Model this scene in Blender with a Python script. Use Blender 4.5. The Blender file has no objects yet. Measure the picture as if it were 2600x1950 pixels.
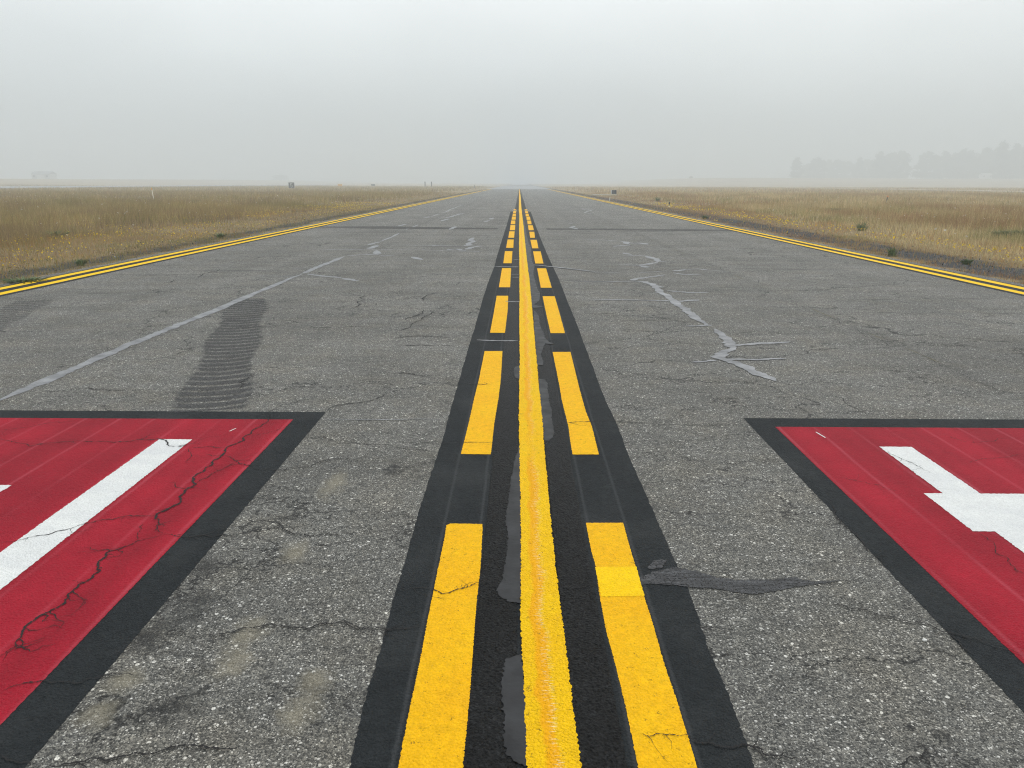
import bpy, math, random
import numpy as np
from mathutils import Matrix, Vector, Euler
from mathutils.geometry import tessellate_polygon
random.seed(7); rng = np.random.default_rng(11)
S = bpy.context.scene; COL = S.collection
R = math.radians
# ------------------------------------------------------------------ camera
EYE = 1.55
cam = bpy.data.objects.new('camera', bpy.data.cameras.new('camera')); COL.objects.link(cam)
cam.data.lens = 26.0; cam.data.sensor_width = 36.0; cam.data.clip_end = 6000; cam.data.clip_start = 0.05
cam.matrix_world = Matrix.Translation((0, 0, EYE)) @ Matrix.Rotation(R(0.53), 4, 'Z') @ Matrix.Rotation(R(90-15.193), 4, 'X') @ Matrix.Rotation(R(0.15), 4, 'Z')
S.camera = cam
# ------------------------------------------------------------------ light
SUN_EL, SUN_AZ = 52.0, 35.0            # high veiled sun, ahead and to the right
w = bpy.data.worlds.new('World'); S.world = w; w.use_nodes = True
nt = w.node_tree; nt.nodes.clear()
def wn(t, **k):
    n = nt.nodes.new(t)
    for a, b in k.items(): setattr(n, a, b)
    return n
sky = wn('ShaderNodeTexSky', sky_type='NISHITA', sun_disc=False, sun_elevation=R(SUN_EL), sun_rotation=R(SUN_AZ), dust_density=6.0, air_density=1.0, ozone_density=1.0)
bg = wn('ShaderNodeBackground'); out = wn('ShaderNodeOutputWorld')
tc = wn('ShaderNodeTexCoord'); sx = wn('ShaderNodeSeparateXYZ')
nt.links.new(tc.outputs['Generated'], sx.inputs[0])
ramp = wn('ShaderNodeValToRGB')            # brightness of the fog deck from horizon to zenith
nt.links.new(sx.outputs['Z'], ramp.inputs[0])
e = ramp.color_ramp.elements
WSKY = [(0.0, (6.6, 7.15, 7.5)), (0.07, (7.7, 8.35, 8.6)), (0.15, (10.6, 11.3, 11.5)), (0.23, (12.6, 13.2, 13.3)), (0.45, (8.8, 9.4, 9.7)), (1.0, (11.2, 11.7, 12.0))]
while len(e) < len(WSKY): e.new(0.5)
for el, (p, c) in zip(e, WSKY): el.position = p; el.color = (*[x/14 for x in c], 1)
sc = wn('ShaderNodeVectorMath', operation='SCALE'); sc.inputs['Scale'].default_value = 14
nt.links.new(ramp.outputs[0], sc.inputs[0])
nz = wn('ShaderNodeTexNoise'); nz.inputs['Scale'].default_value = 2.2; nz.inputs['Detail'].default_value = 3
mp = wn('ShaderNodeMapping'); mp.inputs['Scale'].default_value = (1, 1, 2.4)
nt.links.new(tc.outputs['Generated'], mp.inputs[0]); nt.links.new(mp.outputs[0], nz.inputs['Vector'])
mr = wn('ShaderNodeMapRange'); mr.inputs['From Min'].default_value = .3; mr.inputs['From Max'].default_value = .7
mr.inputs['To Min'].default_value = .90; mr.inputs['To Max'].default_value = 1.09
nt.links.new(nz.outputs[0], mr.inputs[0])
sc2 = wn('ShaderNodeVectorMath', operation='SCALE'); nt.links.new(sc.outputs[0], sc2.inputs[0]); nt.links.new(mr.outputs[0], sc2.inputs['Scale'])
mx = wn('ShaderNodeMix', data_type='RGBA'); mx.inputs[0].default_value = 0.88
nt.links.new(sky.outputs[0], mx.inputs[6]); nt.links.new(sc2.outputs[0], mx.inputs[7])
nt.links.new(mx.outputs[2], bg.inputs[0]); bg.inputs[1].default_value = 0.1
nt.links.new(bg.outputs[0], out.inputs[0])
sun = bpy.data.objects.new('sun', bpy.data.lights.new('sun', 'SUN')); COL.objects.link(sun)
sun.data.energy = 1.5; sun.data.angle = R(12); sun.data.color = (1, .985, .955)
az = R(SUN_AZ); el_ = R(SUN_EL)
sd = Vector((math.sin(az)*math.cos(el_), math.cos(az)*math.cos(el_), math.sin(el_)))
sun.rotation_euler = (-sd).to_track_quat('-Z', 'Y').to_euler()
S.view_settings.view_transform = 'Standard'; S.view_settings.look = 'None'
S.view_settings.exposure = 0.0; S.view_settings.gamma = 1
S.cycles.volume_bounces = 1; S.cycles.max_bounces = 6
S.cycles.use_denoising = True; S.cycles.denoising_prefilter = 'NONE'; S.cycles.filter_width = 1.15 if hasattr(S.cycles, 'filter_width') else 1.5
# ------------------------------------------------------------------ measured ground positions (metres; x right of the centre stripe, y ahead)
CL_L = [[0.026,1.684],[0.025,1.918],[0.018,2.137],[0.011,2.401],[0.013,2.727],[0.014,3.137],[0.01,3.67],[0.006,4.392],[0.003,4.818],[0.005,5.541],[0.009,6.495],[0.004,7.813],[0.006,9.751],[0.006,12.883],[0.005,13.168],[0.002,15.158],[-0.002,17.83],[-0.004,21.6],[-0.008,27.4],[-0.002,37.2],[-0.039,46.3],[-0.044,53.0],[-0.048,67.1],[-0.071,95.0],[-0.104,162.4]]
CL_R = [[0.177,1.686],[0.171,1.919],[0.169,2.139],[0.164,2.403],[0.159,2.729],[0.156,3.139],[0.157,3.673],[0.159,4.394],[0.164,4.821],[0.16,5.544],[0.162,6.498],[0.164,7.817],[0.169,9.756],[0.174,12.888],[0.169,13.173],[0.162,15.163],[0.16,17.837],[0.155,21.6],[0.156,27.4],[0.14,37.2],[0.13,46.3],[0.124,53.0],[0.126,67.1],[0.128,95.0],[0.066,162.4]]
DASH = [[[-0.315,1.68],[-0.327,1.913],[-0.326,2.132],[-0.33,2.396],[-0.331,2.722],[-0.331,3.019],[-0.335,3.169],[-0.318,3.186],[-0.168,3.183],[-0.164,3.134],[-0.155,2.798],[-0.157,2.553],[-0.153,2.26],[-0.148,2.02],[-0.147,1.819],[-0.147,1.682]],[[0.494,1.69],[0.496,1.975],[0.491,2.143],[0.494,2.365],[0.491,2.562],[0.493,2.733],[0.494,2.968],[0.497,3.206],[0.321,3.203],[0.321,2.924],[0.327,2.786],[0.319,2.559],[0.318,2.334],[0.327,2.141],[0.333,1.942],[0.337,1.688]],[[-0.34,4.111],[-0.332,4.688],[-0.331,5.223],[-0.324,5.883],[-0.326,6.892],[-0.156,6.896],[-0.145,5.886],[-0.149,5.301],[-0.161,4.691],[-0.161,4.3],[-0.163,4.109]],[[0.477,4.118],[0.479,4.26],[0.485,4.643],[0.474,4.957],[0.475,5.469],[0.482,6.089],[0.492,6.873],[0.322,6.869],[0.323,6.185],[0.324,5.716],[0.32,5.235],[0.325,4.954],[0.33,4.64],[0.322,4.308],[0.322,4.115]],[[-0.309,7.79],[-0.311,8.969],[-0.318,10.488],[-0.154,10.492],[-0.142,9.29],[-0.149,7.786]],[[0.494,7.785],[0.501,8.989],[0.506,10.469],[0.334,10.464],[0.335,8.985],[0.339,7.782]],[[-0.312,11.379],[-0.323,14.044],[-0.151,14.05],[-0.138,11.383]],[[-0.318,14.922],[-0.338,17.662],[-0.161,17.669],[-0.151,14.927]],[[-0.327,18.567],[-0.333,21.4],[-0.159,21.4],[-0.149,18.574]],[[-0.324,22.1],[-0.334,25.1],[-0.157,25.1],[-0.154,22.1]],[[-0.326,25.7],[-0.34,28.9],[-0.159,28.9],[-0.149,25.7]],[[-0.338,29.5],[-0.354,32.5],[-0.175,32.5],[-0.162,29.5]],[[-0.341,33.2],[-0.357,36.4],[-0.168,36.4],[-0.163,33.3]],[[-0.341,37.0],[-0.349,39.9],[-0.179,39.9],[-0.171,37.0]],[[-0.344,40.7],[-0.35,43.7],[-0.19,43.7],[-0.183,40.7]],[[-0.346,44.9],[-0.353,46.7],[-0.203,46.7],[-0.195,44.9]],[[0.334,11.345],[0.338,14.027],[0.506,14.032],[0.502,11.349]],[[0.321,14.899],[0.325,17.626],[0.502,17.633],[0.485,14.905]],[[0.317,18.458],[0.313,21.3],[0.494,21.3],[0.471,18.464]],[[0.318,22.1],[0.327,24.9],[0.492,24.9],[0.461,22.1]],[[0.317,25.7],[0.326,28.8],[0.507,28.8],[0.495,25.8]],[[0.321,29.5],[0.332,32.5],[0.501,32.5],[0.475,29.5]],[[0.318,33.1],[0.331,36.3],[0.503,36.3],[0.485,33.1]],[[0.307,36.7],[0.319,39.8],[0.477,39.8],[0.469,36.7]],[[0.307,40.5],[0.314,43.4],[0.48,43.4],[0.468,40.6]],[[0.31,44.7],[0.316,46.7],[0.473,46.7],[0.467,44.7]]]
REPAINT = [[0.324,2.783],[0.496,2.791],[0.493,2.562],[0.324,2.554]]
BB_L = [[-0.46,1.678],[-0.472,1.931],[-0.471,2.217],[-0.48,2.5],[-0.478,2.832],[-0.485,3.325],[-0.479,3.855],[-0.474,4.514],[-0.485,5.413],[-0.493,8.875],[-0.504,10.28],[-0.5,12.185],[-0.478,14.279],[-0.489,17.206],[-0.49,21.6],[-0.486,28.9],[-0.508,43.0]]
BB_R = [[0.653,1.692],[0.662,1.83],[0.664,2.009],[0.662,2.232],[0.677,2.614],[0.667,2.929],[0.663,3.422],[0.652,4.048],[0.657,4.672],[0.642,5.434],[0.662,8.743],[0.658,9.996],[0.666,11.927],[0.654,13.92],[0.63,17.249],[0.617,22.6],[0.615,29.8],[0.64,43.1]]
TAR = [[[0.006,4.268],[-0.02,4.001],[-0.037,3.764],[-0.046,3.522],[-0.058,3.231],[-0.044,3.024],[-0.051,2.838],[-0.062,2.672],[-0.086,2.586],[-0.063,2.538],[-0.024,2.507],[0.011,2.501],[0.016,2.919],[0.012,3.522]],[[0.017,2.185],[-0.012,2.173],[-0.042,2.148],[-0.051,2.043],[-0.045,1.937],[-0.037,1.868],[-0.039,1.793],[-0.031,1.732],[-0.009,1.699],[0.032,1.686],[0.03,1.822],[0.028,1.938]],[[0.012,6.307],[-0.033,6.254],[-0.046,6.078],[-0.031,5.889],[0.009,5.835]],[[0.162,5.847],[0.214,5.825],[0.233,5.715],[0.227,5.424],[0.224,5.197],[0.236,4.986],[0.228,4.791],[0.23,4.523],[0.221,4.412],[0.191,4.345],[0.163,4.345],[0.161,4.821],[0.16,5.345]],[[0.182,9.244],[0.215,9.086],[0.242,8.783],[0.236,8.23],[0.264,7.819],[0.269,7.517],[0.305,7.305],[0.351,7.237],[0.315,7.196],[0.263,7.236],[0.231,6.973],[0.206,6.728],[0.221,6.445],[0.211,6.311],[0.161,6.336],[0.167,7.588]],[[0.138,33.6],[0.202,30.6],[0.228,22.6],[0.249,19.936],[0.289,18.491],[0.262,16.668],[0.263,15.167],[0.293,14.305],[0.251,13.175],[0.252,12.674],[0.266,11.915],[0.278,11.24],[0.307,10.693],[0.272,9.986],[0.196,9.688],[0.327,9.484],[0.191,9.407],[0.16,9.545],[0.157,10.406],[0.159,11.912],[0.157,15.163],[0.151,19.182],[0.145,25.4]],[[0.477,2.645],[0.503,2.707],[0.568,2.753],[0.659,2.791],[0.745,2.755],[0.808,2.711],[0.894,2.689],[1.023,2.696],[1.13,2.716],[1.183,2.684],[1.313,2.692],[1.172,2.655],[1.072,2.628],[0.972,2.593],[0.882,2.587],[0.802,2.616],[0.698,2.631],[0.612,2.647],[0.541,2.654]],[[0.547,2.799],[0.573,2.838],[0.615,2.858],[0.636,2.845],[0.601,2.781],[0.547,2.771]]]
SEAL = [[0.16,[[-3.796,5.156],[-3.809,5.578],[-3.84,6.163],[-3.884,6.725],[-3.89,7.391],[-3.852,7.954],[-3.808,8.604],[-3.767,9.389],[-3.845,11.824],[-3.816,13.032]]],[0.16,[[-3.81,13.084],[-3.861,13.718],[-3.841,14.737],[-3.771,16.253]]],[0.16,[[-3.903,19.273],[-3.773,20.4]]],[0.1,[[-3.795,20.6],[-3.838,24.1]]],[0.12,[[-3.886,25.9],[-3.876,28.8]]],[0.2,[[-4.382,34.7],[-4.295,35.3],[-4.286,35.9]]],[0.12,[[-4.234,36.1],[-4.181,39.3]]],[0.12,[[-4.171,40.4],[-4.168,47.4],[-4.2,55.5]]],[0.06,[[-4.516,12.691],[-4.111,12.671],[-3.831,12.663]]],[0.12,[[-3.726,13],[-3.52,12.838],[-3.318,12.679],[-2.967,12.45]]],[0.2,[[-2.96,12.419],[-2.781,12.224],[-2.635,12.078]]],[0.12,[[-3.782,16.305],[-3.548,16.639],[-3.152,16.737]]],[0.06,[[-3.102,16.464],[-2.737,16.424]]],[0.07,[[-4.868,17.8],[-4.385,17.979],[-3.825,17.969],[-2.974,17.875],[-2.285,17.902],[-1.709,17.674],[-1.041,17.485]]],[0.12,[[-1.093,17.453],[-0.906,17.491]]],[0.07,[[-3.483,19.18],[-2.909,19.314],[-2.302,19.229],[-1.55,19.115]]],[0.25,[[-2.235,19.159],[-2.046,19.059]]],[0.3,[[-3.402,17.763],[-3.158,16.654]]],[0.3,[[-3.663,18.137],[-3.64,18.676],[-3.645,19.173]]],[0.3,[[-2.32,16.175],[-2.194,15.897],[-2.025,15.534]]],[0.4,[[-1.346,22.1],[-1.383,21.1],[-1.253,20.6],[-1.355,19.949],[-1.287,19.381],[-1.429,19.084]]],[0.3,[[-1.51,18.256],[-1.4,17.936],[-1.276,17.752]]],[0.25,[[-1.273,18.102],[-1.175,18.777],[-0.96,19.139]]],[0.3,[[-1.741,18.019],[-1.614,18.153]]],[0.07,[[-4.301,13.896],[-3.924,13.948]]],[0.4,[[-1.437,31.2],[-1.322,32.5]]],[0.4,[[-1.313,33.5],[-1.214,35.1]]],[0.4,[[-3.296,31.8],[-3.22,33.1],[-3.2,33.9]]],[0.25,[[-3.38,34.7],[-3.246,36.8],[-2.921,40.2]]],[0.3,[[-2.399,26.0],[-2.367,27.8]]],[0.25,[[-4.495,27.9],[-4.4,29.4]]],[0.07,[[1.673,21.5],[2.411,21.3],[2.814,20.9]]],[0.25,[[2.803,20.8],[2.94,20.6],[2.909,19.744]]],[0.1,[[2.917,20.5],[3.059,20.1],[3.246,20.3]]],[0.2,[[3.246,20.3],[3.368,19.763]]],[0.15,[[2.401,19.063],[2.616,19.359],[2.877,19.518]]],[0.2,[[2.414,17.319],[2.521,16.865]]],[0.08,[[2.245,16.744],[2.816,16.602]]],[0.22,[[2.816,16.602],[2.842,16.155],[2.898,15.905],[2.839,15.304]]],[0.08,[[2.831,15.327],[3.038,15.357]]],[0.14,[[2.803,15.234],[2.573,14.847],[2.377,14.626]]],[0.08,[[2.38,14.647],[1.939,14.653]]],[0.3,[[2.382,14.584],[2.423,14.216]]],[0.09,[[0.267,14.597],[0.4,14.496],[0.638,14.258],[0.948,13.932],[1.378,13.46]]],[0.06,[[1.331,13.298],[1.819,13.314]]],[0.05,[[2.11,13.323],[2.429,13.494],[2.717,13.686]]],[0.22,[[2.817,13.652],[2.939,13.73],[3.078,13.886]]],[0.09,[[3.057,13.885],[3.344,14.01],[3.544,13.769]]],[0.05,[[3.544,13.769],[3.81,13.647]]],[0.1,[[2.783,13.38],[2.894,13.122],[3.239,13.201]]],[0.25,[[1.87,12.257],[1.987,12.521],[2.142,12.637]]],[0.1,[[2.142,12.637],[2.329,12.804],[2.56,13.077]]],[0.07,[[0.84,12.137],[1.397,12.124],[1.861,12.065]]],[0.2,[[1.878,12.183],[2.057,12.114],[2.107,11.857],[2.121,11.515],[2.104,11.129],[2.118,10.651],[2.12,10.159],[2.101,9.614],[2.104,9.208],[2.106,8.716],[2.113,8.236]]],[0.16,[[2.095,11.787],[2.212,11.425]]],[0.1,[[2.215,11.07],[2.427,10.93],[2.548,10.861],[2.787,10.868]]],[0.06,[[0.97,10.129],[1.337,10.139]]],[0.09,[[1.161,10.134],[1.496,10.143],[1.902,10.102],[2.115,10.056]]],[0.12,[[2.152,10.006],[2.278,10.081],[2.485,10.19]]],[0.35,[[1.968,30.2],[2.095,30.0]]],[0.35,[[2.048,28.4],[2.046,26.4]]],[0.1,[[1.48,31.6],[2.655,31.2]]],[0.15,[[3.92,48.1],[3.898,43.7],[3.866,39.9]]],[0.3,[[3.281,37.0],[3.395,37.0]]],[0.1,[[2.339,26.7],[2.533,26.4]]],[0.15,[[3.162,28.4],[3.319,28.3]]],[0.07,[[1.87,8.219],[2.198,8.283]]],[0.14,[[2.161,8.035],[2.114,7.303],[2.077,7.086]]],[0.08,[[2.078,7.171],[2.418,7.31],[2.755,7.384]]],[0.16,[[2.135,7.13],[1.838,6.683],[1.943,6.449],[2.006,6.115],[2.087,5.828]]],[0.07,[[1.856,6.591],[2.19,6.579],[2.457,6.621]]],[0.05,[[1.557,6.476],[1.796,6.553]]],[0.05,[[-0.429,7.406],[-0.215,7.365],[-0.008,7.369]]],[0.04,[[-0.471,14.219],[-0.15,14.189],[-0.007,14.194]]],[0.05,[[-0.138,13.06],[0.005,13.064]]],[0.05,[[-0.123,12.63],[0.005,12.634]]],[0.05,[[-0.129,15.575],[-0.001,15.579]]],[0.05,[[-0.191,9.979],[-0.075,9.932],[0.008,9.947]]],[0.012,[[-1.316,4.756],[-0.939,4.753],[-0.502,4.771]]]]
CRACK = [[9,[[-1.718,4.904],[-1.692,4.751],[-1.696,4.584],[-1.708,4.448],[-1.705,4.32],[-1.763,4.198],[-1.739,4.083],[-1.747,3.937],[-1.742,3.801],[-1.764,3.72],[-1.707,3.628],[-1.728,3.567],[-1.725,3.467],[-1.689,3.385],[-1.714,3.306],[-1.74,3.255],[-1.694,3.182],[-1.666,3.089],[-1.619,3.055]]],[4,[[-1.726,4.878],[-1.707,5.094],[-1.61,5.21],[-1.517,5.301]]],[6,[[-1.619,3.055],[-1.542,3.034],[-1.43,3.047],[-1.328,3.049],[-1.254,3.072],[-1.166,3.119],[-1.024,3.064],[-0.946,3.043],[-0.87,3.067],[-0.757,3.068],[-0.569,3.094]]],[4,[[-1.74,3.255],[-1.793,3.242],[-1.879,3.24],[-1.982,3.19],[-2.076,3.094],[-2.202,3.013],[-2.297,2.958]]],[7,[[-1.619,3.055],[-1.699,2.988],[-1.731,2.914],[-1.778,2.873],[-1.769,2.794],[-1.718,2.72],[-1.721,2.666],[-1.746,2.613],[-1.743,2.563],[-1.722,2.483],[-1.737,2.436],[-1.763,2.384],[-1.771,2.319],[-1.753,2.278],[-1.742,2.225],[-1.712,2.175]]],[4,[[-1.763,4.198],[-1.873,4.216],[-1.974,4.194]]],[5,[[-1.739,4.083],[-1.658,4.01],[-1.591,3.933],[-1.504,3.906],[-1.33,3.841],[-1.226,3.877],[-1.156,3.947],[-1.044,4.02],[-0.906,3.987],[-0.825,3.97]]],[6,[[-3.237,4.336],[-2.964,4.197],[-2.78,4.281],[-2.53,4.286],[-2.357,4.33],[-2.217,4.333],[-2.119,4.212],[-2.042,4.193]]],[3,[[-1.724,3.627],[-1.685,3.721],[-1.644,3.87],[-1.619,3.975]]],[3,[[-1.699,2.988],[-1.738,3.088],[-1.757,3.157]]],[3,[[-3.355,4.509],[-3.195,4.558],[-3.136,4.629],[-2.97,4.68]]],[3,[[-1.981,4.194],[-1.909,4.043],[-1.876,3.935]]],[5,[[-1.136,2.28],[-1.067,2.288],[-0.997,2.316],[-0.937,2.331],[-0.895,2.353],[-0.815,2.332],[-0.747,2.319],[-0.701,2.362],[-0.63,2.378],[-0.562,2.329],[-0.442,2.317]]],[4,[[-1.622,1.968],[-1.579,2.012],[-1.518,2.029],[-1.414,2.014],[-1.379,2.042],[-1.318,2.066],[-1.21,2.056]]],[5,[[-1.325,1.67],[-1.237,1.679],[-1.155,1.701],[-1.091,1.71],[-1.013,1.72],[-0.98,1.746],[-0.918,1.751],[-0.824,1.739],[-0.766,1.757]]],[3,[[-1.179,2.115],[-1.111,2.098],[-1.042,2.111]]],[4,[[-1.446,1.71],[-1.376,1.682],[-1.331,1.67]]],[2.5,[[-1.7,4.427],[-1.607,4.45],[-1.534,4.587]]],[3.5,[[-0.649,2.342],[-0.524,2.329],[-0.457,2.317],[-0.403,2.331],[-0.333,2.353]]],[3.5,[[-0.473,2.623],[-0.399,2.607],[-0.336,2.599],[-0.246,2.592],[-0.16,2.644],[-0.097,2.645]]],[3.5,[[0.163,2.623],[0.216,2.607],[0.308,2.643]]],[3.5,[[-0.482,3.141],[-0.399,3.154],[-0.336,3.155]]],[5,[[-0.523,4.011],[-0.337,3.978]]],[5,[[-0.741,4.316],[-0.624,4.277],[-0.419,4.301],[-0.252,4.312],[-0.001,4.349]]],[7,[[0.256,4.737],[0.484,4.741],[0.74,4.731],[0.872,4.709]]],[6,[[0.848,4.685],[1.045,4.693],[1.342,4.684],[1.548,4.673]]],[2.5,[[0.359,1.817],[0.383,1.803],[0.436,1.809],[0.495,1.809]]],[5,[[0.492,1.818],[0.503,1.796],[0.538,1.779],[0.58,1.766],[0.646,1.776],[0.669,1.767],[0.697,1.733],[0.757,1.725],[0.813,1.705]]],[4,[[1.164,2.587],[1.208,2.524],[1.274,2.478],[1.342,2.442],[1.398,2.42],[1.483,2.392],[1.518,2.337],[1.559,2.324],[1.615,2.297],[1.654,2.246],[1.721,2.199]]],[3,[[1.311,2.688],[1.387,2.675]]],[5,[[1.58,3.463],[1.558,3.382],[1.53,3.16],[1.543,3.069],[1.526,2.941],[1.529,2.804]]],[4,[[1.538,2.33],[1.544,2.27],[1.554,2.206]]],[2.5,[[2.218,4.206],[2.234,4.075],[2.263,4.003],[2.3,3.834]]],[2.5,[[1.75,3.792],[1.868,3.7],[1.99,3.582]]],[3,[[2.117,3.145],[2.102,2.97],[2.079,2.812],[2.086,2.756]]],[2.5,[[2.702,4.524],[2.774,4.376],[2.944,4.379],[3.191,4.446]]],[2.5,[[2.588,4.008],[2.763,4.083],[3.005,4.162]]],[4,[[2.373,5.467],[2.396,5.197],[2.414,4.875]]],[4,[[1.046,1.7],[1.077,1.713],[1.13,1.73],[1.16,1.765]]],[6,[[-1.049,6.01],[-0.984,6.059],[-0.863,5.966],[-0.75,5.921],[-0.647,5.946]]],[7,[[-0.611,5.711],[-0.465,5.745],[-0.358,5.682],[-0.2,5.685]]],[8,[[-1.291,7.482],[-1.085,7.597],[-0.888,7.564],[-0.703,7.495]]],[7,[[-1.297,7.706],[-1.238,8.027],[-1.191,8.373],[-1.145,8.652],[-1.078,8.95],[-1.097,9.266]]],[8,[[-1.234,7.136],[-0.955,7.162],[-0.669,7.115],[-0.465,6.99]]],[10,[[-6.701,12.626],[-6.365,12.752],[-6.006,12.847],[-5.622,12.893],[-5.494,12.779]]],[12,[[-5.618,11.704],[-5.623,11.918],[-5.591,12.142]]],[12,[[-5.327,12.38],[-5.533,12.946],[-5.486,13.209],[-5.558,13.761]]],[12,[[-5.521,15.604],[-5.531,16.374],[-5.497,17.077]]],[10,[[-2.11,10.048],[-2.191,10.366],[-2.197,10.477]]],[10,[[-2.136,9.368],[-2.101,9.697],[-2.11,10.048]]],[8,[[-1.952,9.194],[-1.845,9.241],[-1.65,9.132]]],[8,[[-2.433,8.165],[-1.64,8.107]]],[8,[[-1.346,8.556],[-1.287,8.712],[-1.238,9.3]]],[10,[[-1.307,9.966],[-1.256,10.617],[-1.253,10.733]]],[10,[[2.263,13.765],[2.71,13.649]]],[7,[[-3.684,5.381],[-3.449,5.434],[-3.207,5.481],[-2.923,5.454]]],[8,[[-2.183,5.507],[-2.178,5.644],[-2.23,5.786],[-2.185,5.937]]],[8,[[-0.989,5.413],[-1.149,5.164],[-1.361,4.934]]]]
SKID = [[-2.453,4.936],[-1.967,4.945],[-2.514,6.825],[-3.453,10.152],[-3.947,9.93],[-3.007,6.814]]
SKID2 = [[-5.859,8.179],[-5.819,8.692],[-6.047,9.676],[-6.38,9.475],[-6.541,9.179]]
JOINT_R = [[3.486,95.6],[3.425,96.2],[3.857,55.7],[3.948,37.8],[3.855,28.1],[3.821,21.9],[3.899,16.861],[3.77,13.5],[3.696,9.597],[3.696,8.444],[3.714,7.414],[3.753,6.51],[3.745,6.015],[3.747,5.586],[3.75,5.301]]
SMUDGE = [[-0.982,3.654],[-0.967,2.905],[-0.96,2.303],[-0.949,2.124],[-0.65,2.047],[-0.662,1.889],[-1.267,2.038],[-1.261,1.881]]
STAIN = [[-1.225,2.49],[-1.258,2.355],[-1.309,2.258],[-1.05,1.914],[-1.293,2.763]]
STONE = [1.431,2.286]
MISC = {'weed1':[12.203,27.0],'weed2':[8.566,17.271],'weed3':[14.888,23.4],'weed4':[8.726,35.7],'weed5':[14.3,33.4],'dark1':[12.8,70.7],'greenL':[-13.518,21.8],'greenL2':[-24.0,56.1],'weed6':[9.268,15.534],'weed7':[-8.686,14.682],'wL3':[-8.898,22.3],'w8':[18.961,45.8],'w9':[15.513,23.5],'w10':[-7.979,11.848]}
# ------------------------------------------------------------------ helpers
def tag(o, label=None, cat=None, group=None, kind=None):
    for k, v in (('label', label), ('category', cat), ('group', group), ('kind', kind)):
        if v: o[k] = v
    return o
def link(name, me, mat=None, parent=None):
    o = bpy.data.objects.new(name, me); COL.objects.link(o)
    if mat: me.materials.append(mat)
    if parent: o.parent = parent
    return o
def mesh(name, V, F, mat=None, parent=None, smooth=False, uv=None):
    me = bpy.data.meshes.new(name); me.from_pydata([tuple(v) for v in V], [], F); me.update()
    if uv is not None:
        l = me.uv_layers.new(name='UVMap')
        idx = np.empty(len(me.loops), dtype=np.int32); me.loops.foreach_get('vertex_index', idx)
        l.data.foreach_set('uv', np.asarray(uv, dtype=np.float32)[idx].ravel())
    if smooth: me.polygons.foreach_set('use_smooth', [True]*len(me.polygons))
    return link(name, me, mat, parent)
def tri_mesh(name, V, cols=None, mat=None, parent=None):
    """V: (n,3,3) triangles; cols (n,3) colours of the blades themselves"""
    n = len(V); me = bpy.data.meshes.new(name)
    me.vertices.add(n*3); me.vertices.foreach_set('co', V.astype(np.float32).ravel())
    me.loops.add(n*3); me.loops.foreach_set('vertex_index', np.arange(n*3, dtype=np.int32))
    me.polygons.add(n); me.polygons.foreach_set('loop_start', np.arange(0, n*3, 3, dtype=np.int32))
    me.update(); me.validate()
    if cols is not None:
        a = me.color_attributes.new(name='tint', type='FLOAT_COLOR', domain='POINT')
        c = np.ones((n, 3, 4), dtype=np.float32); c[..., :3] = cols[:, None, :]
        a.data.foreach_set('color', c.ravel())
    return link(name, me, mat, parent)
def empty(name, loc=(0, 0, 0), rz=0):
    o = bpy.data.objects.new(name, None); COL.objects.link(o); o.location = loc; o.rotation_euler = (0, 0, rz); return o
def copy_tree(o, parent=None):
    c = o.copy(); COL.objects.link(c)
    if parent: c.parent = parent
    for ch in list(o.children): copy_tree(ch, c)
    return c
def box(V, F, x0, x1, y0, y1, z0, z1):
    b = len(V); V += [(x0,y0,z0),(x1,y0,z0),(x1,y1,z0),(x0,y1,z0),(x0,y0,z1),(x1,y0,z1),(x1,y1,z1),(x0,y1,z1)]
    F += [tuple(b+i for i in f) for f in ((0,3,2,1),(4,5,6,7),(0,1,5,4),(1,2,6,5),(2,3,7,6),(3,0,4,7))]
def tube(V, F, pts, rads, n=8):
    b = len(V)
    for (p, r) in zip(pts, rads):
        for k in range(n):
            a = 2*math.pi*k/n; V.append((p[0]+r*math.cos(a), p[1]+r*math.sin(a), p[2]))
    for i in range(len(pts)-1):
        for k in range(n): F.append((b+i*n+k, b+i*n+(k+1)%n, b+(i+1)*n+(k+1)%n, b+(i+1)*n+k))
    F.append(tuple(b+k for k in range(n))[::-1]); F.append(tuple(b+(len(pts)-1)*n+k for k in range(n)))
# value noise on numpy arrays
_L = rng.random((256, 256))
def vn(x, y):
    xi = np.floor(x).astype(int); yi = np.floor(y).astype(int); fx = x-xi; fy = y-yi
    fx = fx*fx*(3-2*fx); fy = fy*fy*(3-2*fy); g = lambda a, b: _L[a % 256, b % 256]
    return (g(xi, yi)*(1-fx)+g(xi+1, yi)*fx)*(1-fy)+(g(xi, yi+1)*(1-fx)+g(xi+1, yi+1)*fx)*fy
def fbm(x, y): return (vn(x, y)+.5*vn(2.1*x+7, 2.1*y+3)+.25*vn(4.3*x+1, 4.3*y+9))/1.75
def sstep(a, b, x):
    t = np.clip((x-a)/(b-a), 0, 1); return t*t*(3-2*t)
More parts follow.
